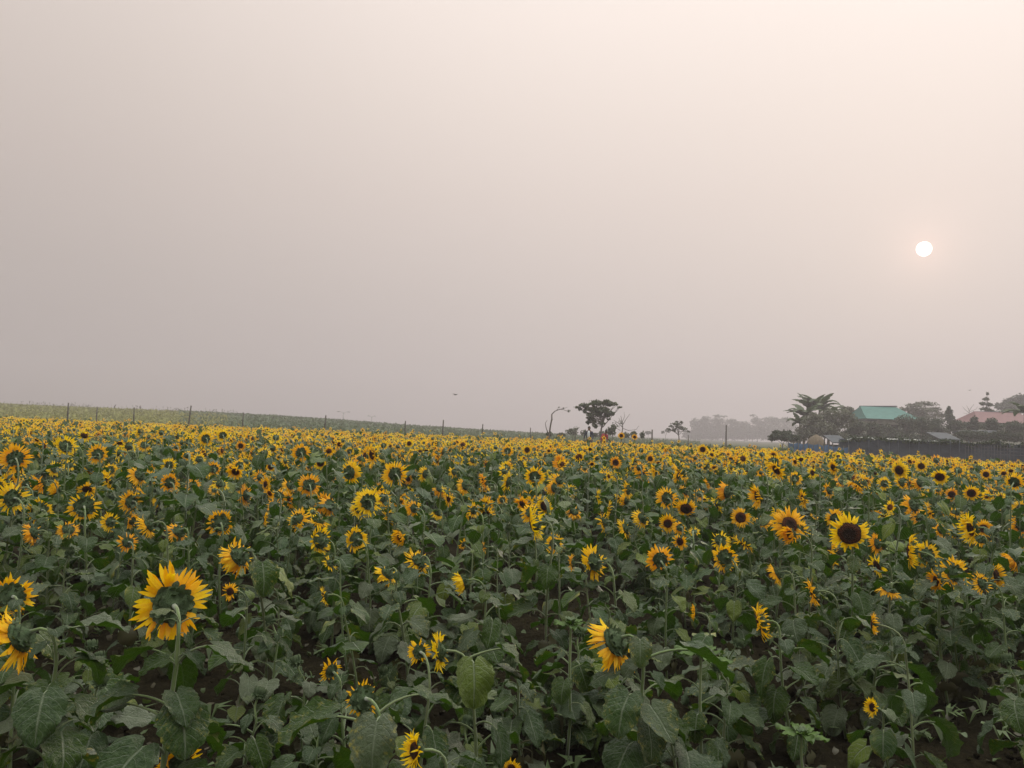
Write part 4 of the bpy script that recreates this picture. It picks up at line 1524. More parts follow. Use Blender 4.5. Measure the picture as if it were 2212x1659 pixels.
# --- hazy far tree line
FT = [([(1500, 916, 11, 13), (1506, 930, 16, 14)], "leftmost tree of the hazy far tree line"),
      ([(1524, 908, 13, 10), (1518, 914, 12, 10), (1526, 926, 20, 16)], "second tree from the left in the hazy far tree line"),
      ([(1550, 910, 17, 9), (1552, 926, 22, 16)], "third hazy far tree, under the palm tops"),
      ([(1578, 911, 14, 7), (1588, 914, 10, 7), (1582, 928, 24, 15)], "fourth hazy far tree, low and wide"),
      ([(1606, 918, 15, 9), (1610, 930, 24, 14)], "fifth hazy far tree, lowest crown in the line"),
      ([(1632, 908, 12, 8), (1642, 913, 13, 9), (1638, 928, 24, 16)], "sixth hazy far tree with a domed crown"),
      ([(1664, 906, 20, 6), (1672, 911, 18, 8), (1668, 926, 26, 17)], "seventh hazy far tree with a broad flat crown"),
      ([(1698, 908, 18, 7), (1700, 927, 24, 17)], "eighth hazy far tree, beside the banana clump")]
for cl, lab in FT:
    xm = cl[0][0]
    tree("distant_tree", lab, "tree", cl + [(xm - 8, 940, 22, 10), (xm + 10, 941, 22, 10)], 520, 'dark', 3600, 2.3, group="hazy trees far off", hollow=0.0)


def palm(x, ytop, D, lab, fr=13, n=11, mat='dark', group=None, name="palm_tree"):
    c = P(x, ytop, D); base = Vector((c.x, c.y, gz(c.x, c.y)))
    root = thing(name, lab, "palm", base, 0, group)
    top = c - base
    t = MB(); tube(t, [Vector((0, 0, -0.1)), top * 0.5 + Vector((0.15, 0, 0)), top], [0.22, 0.16, 0.12], 'bark', 6)
    obj("trunk", t.mesh("trunk"), root)
    k = fr * D / FPX
    for i in range(n):
        a = 2 * PI * i / n + rnd.uniform(-.2, .2); el = rnd.uniform(0.1, 0.9)
        fm = MB(); vs = []; m_ = 7
        p = Vector((0, 0, 0))
        for j in range(m_):
            tt = j / (m_ - 1); e = el - 1.5 * tt
            w = 0.20 * k * math.sin(PI * min(1, tt * 0.9 + 0.1)) ** 0.6
            vs += [p + Vector((-math.sin(a) * w, math.cos(a) * w, -w * .6)), p, p + Vector((math.sin(a) * w, -math.cos(a) * w, -w * .6))]
            p = p + Vector((math.cos(a) * math.cos(e), math.sin(a) * math.cos(e), math.sin(e))) * k / m_
        fm.add(vs, [q for j in range(m_ - 1) for q in ((3 * j, 3 * j + 3, 3 * j + 4, 3 * j + 1), (3 * j + 1, 3 * j + 4, 3 * j + 5, 3 * j + 2))], mat)
        obj("frond", fm.mesh("frond"), root, Matrix.Translation(top))
    return root


palm(1548, 898, 505, "left palm rising over the hazy far tree line", group="palms in the haze")
palm(1562, 900, 505, "middle palm rising over the hazy far tree line", group="palms in the haze")
palm(1626, 897, 505, "right palm rising alone over the hazy far tree line", fr=10, group="palms in the haze")


# --- banana clump, bushes and trees by the houses
def banana(x, ytop, ybase, D, lab, n=9, L=42, tilt=0.0):
    g = P(x, ybase, D); base = Vector((g.x, g.y, gz(g.x, g.y)))
    c = P(x, ytop, D) - base
    root = thing("banana_plant", lab, "banana plant", base, 0, "banana plants beside the houses")
    t = MB(); tube(t, [Vector((0, 0, -0.1)), c * 0.5, c], [0.20, 0.16, 0.09], 'bark', 8)
    obj("stem", t.mesh("stem"), root)
    k = L * D / FPX
    for i in range(n):
        a = 2 * PI * i / n + rnd.uniform(-.3, .3); el = rnd.uniform(0.5, 1.25); dr = rnd.uniform(0.9, 2.3)
        vs = []; m_ = 10; p = Vector((0, 0, 0)); fs = []
        for j in range(m_):
            tt = j / (m_ - 1); e = el - dr * tt ** 1.2
            w = 0.145 * k * (math.sin(PI * min(1, tt * 0.88 + 0.1)) ** 0.6) * (0.85 + 0.3 * (j % 2)) * (0.15 if j == 0 else 1)
            q = Vector((math.cos(a) * math.sin(-e), math.sin(a) * math.sin(-e), math.cos(e)))
            sd = Vector((-math.sin(a), math.cos(a), 0))
            vs += [p + sd * w - q * w * .35, p, p - sd * w - q * w * .35]
            p = p + Vector((math.cos(a) * math.cos(e), math.sin(a) * math.cos(e), math.sin(e))) * k / m_
        for j in range(m_ - 1):
            fs += [(3 * j, 3 * j + 3, 3 * j + 4, 3 * j + 1), (3 * j + 1, 3 * j + 4, 3 * j + 5, 3 * j + 2)]
        fm = MB(); fm.add(vs, fs, 'banana')
        obj("leaf", fm.mesh("banana_leaf"), root, Matrix.Translation(c))
    return root


banana(1770, 884, 945, 97, "tallest banana plant of the clump, leaves reaching highest left of the teal roof", 13, 62)
banana(1737, 898, 945, 95, "leftmost banana plant of the clump, drooping leaves over the bush", 13, 54)
banana(1752, 885, 945, 99, "middle banana plant of the clump, just left of the tallest", 12, 56)
banana(1728, 915, 945, 93, "shortest banana plant at the left foot of the clump", 11, 42)
banana(1790, 892, 945, 100, "rightmost banana plant of the clump, before the grey-green tree", 11, 48)
banana(2214, 892, 950, 82, "dark banana plant cut by the right edge of the picture", 12, 58)

tree("tree", "broad dusty grey-green tree in front of the banana clump", "tree",
     [(1750, 915, 22, 16), (1735, 930, 20, 14), (1735, 944, 24, 10), (1712, 950, 16, 8), (1765, 905, 24, 14), (1790, 898, 24, 15), (1775, 925, 34, 16), (1810, 915, 28, 18), (1820, 895, 20, 12), (1838, 905, 16, 14), (1760, 938, 26, 12), (1800, 938, 30, 12)], 90, 'dusty', 9000, 2.6, hollow=0.1, trunk=1785)
tree("tree", "hazy pale tree crown between dusty tree and teal roof", "tree", [(1832, 886, 12, 8), (1845, 893, 12, 8), (1820, 880, 7, 4)], 118, 'dusty', 800, 3.2, hollow=0.1)
tree("bush", "round dark bush left of the banana clump behind the field edge", "bush", [(1688, 942, 24, 10), (1678, 937, 12, 8), (1700, 936, 12, 7), (1668, 946, 10, 8), (1715, 947, 14, 9)], 76, 'dark', 3600, 2.5, hollow=0.1)
tree("tree", "wide layered hazy tree directly right of the teal roof", "tree",
     [(1975, 876, 22, 5), (2000, 872, 24, 5), (1960, 884, 22, 5), (1992, 886, 34, 7), (2020, 884, 16, 6), (1985, 898, 40, 9), (2030, 896, 16, 8)], 150, 'dusty', 3000, 3.2, hollow=0.1, flat=0.35)
tree("tree", "dark upright tree between the two roofs", "tree", [(2050, 893, 8, 10), (2052, 903, 10, 9), (2050, 882, 3, 5)], 118, 'dark', 900, 3.2, hollow=0.1)
tree("tree", "slender tall tree with thin tiers rising over the red roof", "tree",
     [(2132, 850, 4, 3.5), (2130, 862, 7, 4), (2124, 872, 8, 4), (2138, 874, 8, 4), (2128, 884, 12, 4), (2140, 888, 9, 4)], 128, 'mid', 620, 2.8, hollow=0.1, tr=0.12)
tree("tree", "large hazy tree crown at the right edge behind the red roof", "tree",
     [(2165, 877, 20, 8), (2188, 868, 24, 10), (2210, 862, 22, 12), (2195, 882, 40, 12), (2230, 872, 26, 16)], 185, 'dark', 3600, 3.4, hollow=0.1, flat=0.2)
bare("bare_tree", "leafless hazy tree left of the slender tall tree", [([(2095, 905), (2094, 893), (2092, 882)], 0.9, 0.4), ([(2094, 893), (2084, 884), (2079, 878)], 0.5, 0.2), ([(2093, 888), (2100, 878), (2104, 873)], 0.5, 0.2),
      ([(2092, 884), (2088, 875)], 0.4, 0.2), ([(2094, 890), (2108, 884), (2112, 878)], 0.4, 0.2), ([(2093, 895), (2080, 892)], 0.4, 0.2)], 130)
HB = [([(1855, 922, 20, 12), (1845, 932, 20, 14)], "hedge bush below the left end of the teal roof"),
      ([(1885, 925, 18, 13), (1890, 938, 20, 12)], "hedge bush below the middle of the teal roof"),
      ([(1915, 928, 18, 12), (1920, 940, 22, 12)], "hedge bush below the right end of the teal roof"),
      ([(1955, 908, 24, 14), (1965, 922, 30, 16), (1950, 938, 24, 12)], "tallest dark round bush between the two houses"),
      ([(1990, 912, 16, 12), (1998, 928, 18, 16)], "dark bush right against the tallest round one"),
      ([(2022, 912, 20, 9), (2020, 922, 18, 10), (2030, 930, 20, 10)], "low bush under the dark upright tree"),
      ([(2065, 915, 18, 8), (2062, 925, 22, 12)], "bush in front of the left eave of the red roof"),
      ([(2104, 908, 9, 9), (2100, 920, 20, 10)], "left one of two bushes poking over the red roof"),
      ([(2142, 911, 13, 9), (2145, 922, 24, 10)], "right one of two bushes poking over the red roof"),
      ([(2190, 918, 22, 9), (2195, 930, 26, 12)], "bush under the right end of the red roof"),
      ([(2090, 938, 24, 9), (2120, 940, 24, 9)], "low dark hedge stretch right of the grey shed"),
      ([(2160, 940, 26, 9), (2200, 945, 26, 10)], "low dark hedge stretch at the right edge"),
      ([(1830, 940, 18, 10)], "low bush right of the dusty tree foot")]
for i, (cl, lab) in enumerate(HB):
    if 'stretch' not in lab:
        cl = cl + [(cl[0][0] - 4, 946, 24, 9)]
    tree("hedge_bush", lab, "bush", cl, 84 if 'stretch' in lab else 98 + (i % 4) * 2.5, 'dark', 3600, 2.3, group="dark bushes before the houses", hollow=0.1, tr=0.06)


# --- houses
def roof_mesh(x0, x1, rx0, rx1, ye, yr, D, depth, mat, curve=0.25):
    """hipped roof from eave and ridge pixel lines; real depth behind the front eave"""
    e0 = P(x0, ye, D); e1 = P(x1, ye, D); r0 = P(rx0, yr, D); r1 = P(rx1, yr, D)
    ze = (e0.z + e1.z) / 2; zr = (r0.z + r1.z) / 2
    mb = MB()
    nseg = 6
    yf, yb, ym = D - depth * 0.5, D + depth * 0.5, D
    def row(t):
        s = t ** (1 + curve)            # concave sweep
        z = ze + (zr - ze) * s
        xa = e0.x + (r0.x - e0.x) * t; xb = e1.x + (r1.x - e1.x) * t
        return xa, xb, yf + (ym - yf) * t, yb + (ym - yb) * t, z
    vs = []
    for i in range(nseg + 1):
        xa, xb, ya, yb2, z = row(i / nseg)
        vs += [(xa, ya, z), (xb, ya, z), (xb, yb2, z), (xa, yb2, z)]
    fs = []
    for i in range(nseg):
        for k in range(4):
            fs.append((4 * i + k, 4 * i + (k + 1) % 4, 4 * i + 4 + (k + 1) % 4, 4 * i + 4 + k))
    fs.append((0, 1, 2, 3))
    mb.add(vs, fs, mat)
    return mb, e0, e1, ze, zr, yf, yb, r0, r1


def house(name, label, x0, x1, rx0, rx1, ye, yr, D, depth, mat, extra=None):
    mb, e0, e1, ze, zr, yf, yb, r0, r1 = roof_mesh(x0, x1, rx0, rx1, ye, yr, D, depth, mat)
    cx = (e0.x + e1.x) / 2; base = Vector((cx, D, gz(cx, D)))
    root = thing(name, label, "house", base)
    for m_ in (mb,):
        m_.v = [tuple(Vector(q) - base) for q in m_.v]
    rf_ = obj("roof", mb.mesh("roof", False), root)
    w = MB(); W = (e1.x - e0.x) * 0.88
    hh = ze - base.z - 0.02
    box(w, (0, 0, hh / 2), (W, depth * 0.8, hh), 'wall')
    obj("wall", w.mesh("wall", False), root)
    rg = MB(); tube(rg, [Vector(r0) - base + Vector((-0.1, 0, 0.02)), Vector(r1) - base + Vector((0.1, 0, 0.02))], [0.10, 0.10], 'tin', 6)
    obj("ridge_cap", rg.mesh("ridge_cap"), rf_)
    for k in (-1, 0, 1):
        d = MB(); box(d, (k * W * 0.3, -depth * 0.4 - 0.02, hh - 1.3), (1.1, 0.06, 1.2), 'dwall')
        obj("window", d.mesh("window", False), root)
    return root


h1 = house("house", "house with a teal metal hipped roof behind the dark hedge", 1846, 1972, 1858, 1936, 907, 878, 115, 8, 'groof')
m = MB(); a = P(1842, 903, 110); b = P(1891, 912, 110)
zb = gz(a.x, 110)
box(m, ((a.x + b.x) / 2, 110.3, (a.z + b.z) / 2), (b.x - a.x, 1.6, 0.10), 'tin')
m2 = MB()
for xx in (a.x + 0.2, b.x - 0.2):
    for yy in (109.7, 110.9):
        tube(m2, [(xx, yy, zb), (xx, yy, (a.z + b.z) / 2 - 0.05)], [0.06, 0.06], 'post', 6)
root = thing("lean_to", "low tin canopy in front of the left end of the teal-roofed house", "canopy", ((a.x + b.x) / 2, 110.3, zb))
for mm, nm in ((m, "roof"), (m2, "support_frame")):
    mm.v = [tuple(Vector(q) - root.location) for q in mm.v]
    obj(nm, mm.mesh(nm, False), root)
house("house", "house with a faded red metal roof at the right, bushes in front", 2078, 2222, 2104, 2200, 915, 890, 118, 9, 'rroof')


def shed(name, label, x0, x1, yt, yb_, D, depth, roofm, wallm, front_open=False):
    a = P(x0, yt, D); b = P(x1, yt, D); base = Vector(((a.x + b.x) / 2, D, gz(a.x, D)))
    W = b.x - a.x; H = (a.z + b.z) / 2 - base.z
    root = thing(name, label, "shed", base)
    r = MB(); vs = [(-W / 2, -depth / 2, H - 0.6), (W / 2, -depth / 2, H - 0.6), (W / 2, depth / 2, H), (-W / 2, depth / 2, H)]
    vs += [(x, y, z - 0.08) for x, y, z in vs]
    r.add(vs, [(0, 1, 2, 3), (7, 6, 5, 4), (0, 4, 5, 1), (1, 5, 6, 2), (2, 6, 7, 3), (3, 7, 4, 0)], roofm)
    obj("roof", r.mesh("roof", False), root)
    if front_open:
        for sx in (-1, 1):
            for sy in (-1, 1):
                t = MB(); tube(t, [(sx * W * .45, sy * depth * .42, 0), (sx * W * .45, sy * depth * .42, H - 0.62 + (0.55 if sy > 0 else 0.04))], [0.06, 0.05], 'post', 6)
                obj("post", t.mesh("post"), root)
        w = MB(); box(w, (0, depth * .36, (H - .8) / 2), (W * .85, 0.06, H - .8), 'dwall'); obj("wall", w.mesh("wall", False), root)
    else:
        w = MB(); box(w, (0, 0, (H - .72) / 2), (W * .94, depth * .9, H - .72), wallm); obj("wall", w.mesh("wall", False), root)
    return root


shed("shed", "small grey tin-roofed shed in the hedge between the houses", 2015, 2060, 934, 952, 72, 2.4, 'tin', 'tin')
shed("shed", "open-fronted shelter with pale roof under the dusty tree", 1788, 1824, 940, 960, 66, 2.0, 'tin', 'dwall', True)


def haystack():
    c = P(1763, 938, 70); base = Vector((c.x, c.y, gz(c.x, c.y)))
    H = c.z - base.z; Wd = 24 * 70 / FPX
    mb = MB(); vs = []; fs = []; seg = 20; rn = 8
    for i in range(rn + 1):
        t = i / rn
        for k in range(seg):
            a = 2 * PI * k / seg
            r_ = Wd * (1 - t ** 2.6) ** 0.5 * (1 + 0.06 * noise.noise(Vector((math.cos(a) * 2, math.sin(a) * 2, t * 4))))
            vs.append((r_ * math.cos(a), r_ * math.sin(a), H * t))
    for i in range(rn):
        for k in range(seg):
            fs.append((i * seg + k, i * seg + (k + 1) % seg, (i + 1) * seg + (k + 1) % seg, (i + 1) * seg + k))
    mb.add(vs, fs, 'thatch')
    o = obj("haystack", mb.mesh("haystack"), loc=base)
    tag(o, "brown rounded straw stack at the foot of the banana clump", "haystack")


haystack()


# --- net fence and blue tarp along the right edge of the field
def fence_line(name, label, cat, pts, D0, D1, mat, scallop=0.0, posts=8, panel="net_panel", n=60, group=None, sag=0.0):
    """pts: [(x, ytop)]"""
    xs = [p[0] for p in pts]
    A = P(xs[0], pts[0][1], D0); base = Vector((A.x, A.y, gz(A.x, A.y)))
    root = thing(name, label, cat, base, 0, group)
    vs = []; fs = []; tops = []
    for i in range(n + 1):
        t = i / n; x = xs[0] + (xs[-1] - xs[0]) * t
        y = float(np.interp(x, xs, [p[1] for p in pts])); D = D0 + (D1 - D0) * t
        p = P(x, y, D)
        if scallop:
            p.z -= scallop * abs(math.sin(t * PI * posts * 0.5)) ** 0.7 * D / FPX
        if sag:
            p.z += sag * noise.noise(Vector((t * 30, 0, 0)))
        off = 0.05 * math.sin(t * 60)
        g = gz(p.x, p.y)
        tops.append(p - base)
        for k in range(5):
            q = p.lerp(Vector((p.x, p.y, g)), k / 4) + Vector((0, off * (1 - k / 4), 0))
            vs.append(q - base)
    for i in range(n):
        for k in range(4):
            a = i * 5 + k
            fs.append((a, a + 5, a + 6, a + 1))
    vs2 = [Vector(v) + Vector((0, 0.02, 0)) for v in vs]
    mb = MB(); mb.add(vs, fs, mat); mb.add(vs2, [f[::-1] for f in fs], mat)
    obj(panel, mb.mesh(panel), root)
    for k in range(posts + 1):
        i = int(n * k / posts)
        t = MB(); p = tops[i]
        tube(t, [Vector((p.x, p.y - 0.08, -0.05 + gz(p.x + base.x, p.y + base.y) - base.z)), Vector((p.x, p.y - 0.08, p.z + 0.12))], [0.024, 0.02], 'net' if mat == 'net' else 'post', 6)
        obj("post", t.mesh("post"), root)
    return root, tops, base


fence_line("tarp_fence", "blue tarpaulin fence with a scalloped top edge behind the field", "fence", [(1702, 955), (1745, 957), (1785, 960), (1832, 966)], 44, 43, 'blue', scallop=3.0, posts=12, panel="tarp", n=96)
r_, tops, b_ = fence_line("net_fence", "long dark net fence along the right edge of the field", "fence",
                          [(1812, 950), (1860, 950), (1940, 951), (2020, 953), (2100, 957), (2212, 962), (2290, 966)], 50, 44, 'net', posts=22, panel="net", n=120, sag=0.12)
cr_ = [(Vector((t.x, t.y, t.z + rnd.uniform(-0.12, 0.10))), (0.5, 0.18, rnd.uniform(0.05, 0.24))) for t in tops[::2] if rnd.random() < 0.62]
obj("creeper", cloud(cr_, 3200, 0.075, rnd, 'dark', hollow=0.0).mesh("creeper", False), r_)
# pale cords and plastic along its top, and the cell grid of the right stretch
for k, (x0, x1, yy) in enumerate(((1900, 1990, 948), (1960, 2060, 952), (2040, 2140, 957))):
    t = MB(); pts = [P(x0 + (x1 - x0) * j / 12, yy + 3.5 * j / 12 + 0.9 * math.sin(j * 2.3 + k), 49.4 - 0.02 * j) - b_ for j in range(13)]
    tube(t, pts, [0.03 + 0.02 * abs(math.sin(j * 1.7)) for j in range(13)], 'white', 5)
    obj("plastic_strip", t.mesh("plastic_strip"), r_)
for j in range(16):
    x = 2085 + j * 7.0
    t = MB(); a = P(x, 962, 44.3); tube(t, [a - b_, Vector((a.x, a.y, gz(a.x, a.y))) - b_], [0.014, 0.014], 'grey', 4)
    obj("net_cord", t.mesh("net_cord"), r_)
for j in range(3):
    t = MB(); tube(t, [P(2085, 965 + j * 7, 44.25) - b_, P(2235, 971 + j * 7, 44.25) - b_], [0.012, 0.012], 'grey', 4)
    obj("net_cord", t.mesh("net_cord"), r_)


def hoop():
    t = MB(); D = 56
    pts = [P(x, y, D) for x, y in ((1818, 958), (1826, 951), (1842, 947), (1862, 945), (1885, 947), (1892, 952))]
    b = pts[0].copy(); b.z = gz(b.x, b.y)
    tube(t, [Vector((pts[0].x, pts[0].y, b.z)) - b] + [p - b for p in pts] + [Vector((pts[-1].x, pts[-1].y, b.z)) - b], [0.04] * 8, 'white', 6)
    o = obj("arched_pipe", t.mesh("arched_pipe"), loc=b)
    tag(o, "thin pale arched pipe above the left end of the net fence", "pipe")


hoop()
m = MB()
for j in range(5):
    pass
low = [(2065, 2150, 930, 86, "long low pale plastic-covered hedge top right of the grey shed")]
for x0, x1, yy, D, lab in low:
    t = MB(); pts = [P(x0 + (x1 - x0) * j / 14, yy + 0.8 * math.sin(j * 1.9), D) for j in range(15)]
    b = pts[0].copy(); b.z = gz(b.x, b.y)
    for j in (0, 5, 9, 14):
        tube(t, [Vector((pts[j].x, pts[j].y, gz(pts[j].x, pts[j].y))) - b, pts[j] - b + Vector((0, 0, -0.3))], [0.05, 0.05], 'post', 5)
    vs = []; fs = []
    for p in pts:
        for dy, dz in ((-0.7, -0.28), (-0.3, 0.0), (0.3, 0.0), (0.7, -0.28), (0.7, -0.34), (-0.7, -0.34)):
            vs.append(p - b + Vector((0, dy, dz)))
    for i in range(14):
        for k in range(6):
            fs.append((i * 6 + k, (i + 1) * 6 + k, (i + 1) * 6 + (k + 1) % 6, i * 6 + (k + 1) % 6))
    fs.append(tuple(range(6))); fs.append(tuple(14 * 6 + k for k in range(6))[::-1])
    t.add(vs, fs, 'tin')
    tag(obj("plastic_tunnel", t.mesh("plastic_tunnel", False), loc=b), "long low pale plastic tunnel right of the grey shed", "plastic tunnel")


# --- fence posts along the far edge of the field
POSTS = [(148, 870, 62, 1.6, 0.0, "leftmost fence post at the far field edge"),
         (210, 880, 66, 1.3, 0.0, "second fence post from the left, shorter than its neighbours"),
         (290, 880, 64, 1.4, -0.2, "third fence post from the left, under the two far figures"),
         (413, 876, 58, 1.7, 0.9, "tallest fence post, leaning right, left part of the far edge"),
         (526, 891, 62, 1.4, 0.2, "fifth fence post from the left, between tallest and the next"),
         (704, 897, 60, 1.5, 0.3, "fence post just left of the twin-armed lamp"),
         (876, 909, 62, 1.3, 0.0, "short fence post below the flying bird, left one of its pair"),
         (958, 907, 60, 1.4, 0.2, "fence post right below the flying bird"),
         (1043, 916, 62, 1.2, 0.1, "fence post between flying bird and dead tree"),
         (1146, 924, 66, 1.0, 0.0, "small post immediately left of the dead tree"),
         (1243, 928, 60, 1.2, 0.0, "post just left of the person in the dark jacket"),
         (1409, 928, 58, 1.5, 0.0, "post between the rounded bush and the small layered tree"),
         (1487, 940, 56, 0.9, 0.0, "short post below the left end of the hazy tree line"),
         (1569, 918, 54, 1.4, 0.0, "tall thin post standing before the hazy tree line")]
for x, y, D, w, ln, lab in POSTS:
    top = P(x, y, D); k = D / FPX
    bx, by = top.x - ln * 0.25, top.y
    b = Vector((bx, by, gz(bx, by)))
    t = MB(); q = top - b
    tube(t, [Vector((0, 0, -0.2)), q * 0.3 + Vector((0.01, 0, 0)), q * 0.7, q], [w * 1.15 * k, w * 1.1 * k, w * 1.05 * k, w * 0.95 * k], 'post', 8)
    o = obj("fence_post", t.mesh("fence_post"), loc=b)
    tag(o, lab, "post", "posts along the far edge of the field")


def lamp_post(x, y, D, lab, s=1.0):
    top = P(x, y, D); b = Vector((top.x, top.y, gz(top.x, top.y)))
    H = top.z - b.z
    root = thing("street_lamp", lab, "street lamp", b, 0, "far street lamps")
    t = MB(); tube(t, [(0, 0, -0.2), (0, 0, H)], [0.10, 0.06], 'metal', 6); obj("pole", t.mesh("pole"), root)
    for sx in (-1, 1):
        a = MB(); tube(a, [(0, 0, H - 0.3), (sx * 0.6 * s, 0, H + 0.15), (sx * 1.0 * s, 0, H + 0.2)], [0.05, 0.04, 0.04], 'metal', 5)
        arm = obj("arm", a.mesh("arm"), root)
        h = MB(); box(h, (sx * 1.25 * s, 0, H + 0.18), (0.7 * s, 0.3, 0.16), 'metal'); obj("lamp_head", h.mesh("lamp_head", False), arm)


lamp_post(742, 891, 215, "far twin-armed street lamp on the skyline left of centre", 1.1)
lamp_post(803, 900, 222, "smaller far twin-armed street lamp right of the other one", 0.7)


# --- people
def skin_obj(name, verts, edges, radii, mat, parent, sub=1):
    me = bpy.data.meshes.new(name)
    me.from_pydata(verts, edges, [])
    me.materials.append(M[mat])
    o = bpy.data.objects.new(name, me); link(o, parent)
    sk = o.modifiers.new("skin", 'SKIN')
    sk.use_smooth_shade = True
    for i, r_ in enumerate(radii):
        d = me.skin_vertices[0].data[i]
        d.radius = (r_, r_) if not isinstance(r_, tuple) else r_
    me.skin_vertices[0].data[0].use_root = True
    sb = o.modifiers.new("sub", 'SUBSURF'); sb.levels = sub; sb.render_levels = sub
    return o


def person(loc, rz, label, top_m, leg_m, bend=0.0, H=1.72, shirt=None, arm=(0.25, 0.1)):
    """faces local -Y; bend leans the trunk forward"""
    root = thing("person", label, "person", loc, rz)
    s = H / 1.72
    cb, sb_ = math.cos(bend), math.sin(bend)

    def up(x, y, z):      # rotate trunk points about the hip
        dz = z - 0.92
        return (x * s, (y * cb - dz * sb_) * s, (0.92 + y * sb_ * 0 + dz * cb - 0 * y) * s)
    V = []; E = []; Rd = []

    def add(p, r_, par=None):
        V.append(p); Rd.append(r_ * s if not isinstance(r_, tuple) else (r_[0] * s, r_[1] * s))
        if par is not None:
            E.append((par, len(V) - 1))
        return len(V) - 1
    hip = add((0, 0, 0.92 * s), (0.15, 0.11))
    ches = add(up(0, 0, 1.18), (0.15, 0.10), hip); sho = add(up(0, 0, 1.38), (0.15, 0.09), ches)
    nk = add(up(0, -0.01, 1.48), 0.055, sho); hd0 = add(up(0, -0.03, 1.57), (0.072, 0.082), nk); hd1 = add(up(0, -0.03, 1.65), (0.074, 0.085), hd0); add(up(0, -0.02, 1.69), 0.05, hd1)
    add(up(0, -0.12, 1.585), 0.012, hd0)
    hands = []
    for sx in (-1, 1):
        a = add(up(sx * 0.17, 0, 1.37), 0.055, sho)
        e = add(up(sx * (0.20 + arm[0] * .25), -0.02 - arm[1] * .3, 1.12), 0.042, a)
        w = add(up(sx * (0.21 + arm[0] * .2), -0.08 - arm[1], 0.90), 0.028, e)
        h_ = add(up(sx * (0.21 + arm[0] * .2), -0.10 - arm[1], 0.84), (0.030, 0.018), w)
        for k in range(4):
            fx = (-0.024 + 0.016 * k); f1 = add(up(sx * (0.21 + arm[0] * .2) + fx, -0.11 - arm[1], 0.785), 0.008, h_)
            add(up(sx * (0.21 + arm[0] * .2) + fx, -0.125 - arm[1], 0.752 + 0.006 * abs(k - 1.5)), 0.007, f1)
        add(up(sx * (0.21 + arm[0] * .2) - 0.035 * sx, -0.13 - arm[1], 0.81), 0.009, w)
    for sx in (-1, 1):
        k0 = add((sx * 0.09 * s, 0, 0.84 * s), 0.085, hip); kn = add((sx * 0.10 * s, -0.03 * s, 0.48 * s), 0.055, k0)
        an = add((sx * 0.10 * s, 0.01 * s, 0.08 * s), 0.036, kn); add((sx * 0.11 * s, -0.16 * s, 0.035 * s), 0.032, an)
    skin_obj("body", V, E, Rd, 'skin', root)
    # jacket / top over trunk and arms
    V2 = []; E2 = []; R2 = []

    def a2(p, r_, par=None):
        V2.append(p); R2.append(r_)
        if par is not None:
            E2.append((par, len(V2) - 1))
        return len(V2) - 1
    h = a2((0, 0, 0.86 * s), (0.19 * s, 0.14 * s)); c_ = a2(up(0, 0, 1.16), (0.185 * s, 0.13 * s), h); q = a2(up(0, 0, 1.36), (0.18 * s, 0.115 * s), c_); a2(up(0, 0, 1.44), 0.075 * s, q)
    for sx in (-1, 1):
        a = a2(up(sx * 0.19, 0, 1.36), 0.075 * s, q); e = a2(up(sx * (0.21 + arm[0] * .25), -0.02 - arm[1] * .3, 1.12), 0.06 * s, a)
        a2(up(sx * (0.215 + arm[0] * .2), -0.075 - arm[1], 0.93), 0.045 * s, e)
    skin_obj("jacket" if shirt else "top", V2, E2, R2, top_m, root)
    if shirt:
        sm = MB()
        vs = []
        for z, w in ((1.44, 0.05), (1.30, 0.075), (1.12, 0.08), (0.92, 0.07)):
            for sx in (-1, 0, 1):
                vs.append(up(sx * w, -0.155 - (0.012 if sx == 0 else 0) - (0.0 if z < 1.4 else -0.05), z))
        sm.add(vs, [(3 * i + j, 3 * i + j + 1, 3 * i + j + 4, 3 * i + j + 3) for i in range(3) for j in range(2)], 'shirt')
        o = obj("shirt", sm.mesh("shirt"), root)
        md = o.modifiers.new("thick", 'SOLIDIFY'); md.thickness = 0.02
    V3 = [(0, 0, 0.93 * s)]; E3 = []; R3 = [(0.165 * s, 0.125 * s)]
    for sx in (-1, 1):
        i = len(V3); V3 += [(sx * 0.09 * s, 0, 0.82 * s), (sx * 0.10 * s, -0.03 * s, 0.48 * s), (sx * 0.10 * s, 0.01 * s, 0.12 * s)]; E3 += [(0, i), (i, i + 1), (i + 1, i + 2)]; R3 += [0.105 * s, 0.075 * s, 0.06 * s]
    skin_obj("trousers", V3, E3, R3, leg_m, root)
    # hair cap
    hm = MB(); seg = 12; vs = []; c = Vector(up(0, -0.015, 1.635)); fs = []
    for i in range(5):
        t = i / 4 * PI * 0.55
        for k in range(seg):
            a = 2 * PI * k / seg
            yy = math.sin(t) * math.sin(a)
            vs.append(c + Vector((0.093 * math.sin(t) * math.cos(a), 0.105 * yy + 0.015, 0.105 * math.cos(t) - (0.05 if (i == 4 and yy > 0) else 0))) * s)
    for i in range(4):
        for k in range(seg):
            fs.append((i * seg + k, (i + 1) * seg + k, (i + 1) * seg + (k + 1) % seg, i * seg + (k + 1) % seg))
    hm.add(vs, fs, 'hair'); obj("hair", hm.mesh("hair"), root)
    return root


def stand(x, ytop, D, H):
    """feet position so that the top of the head is at the pixel"""
    p = P(x, ytop, D)
    return Vector((p.x, p.y, p.z - H)), p


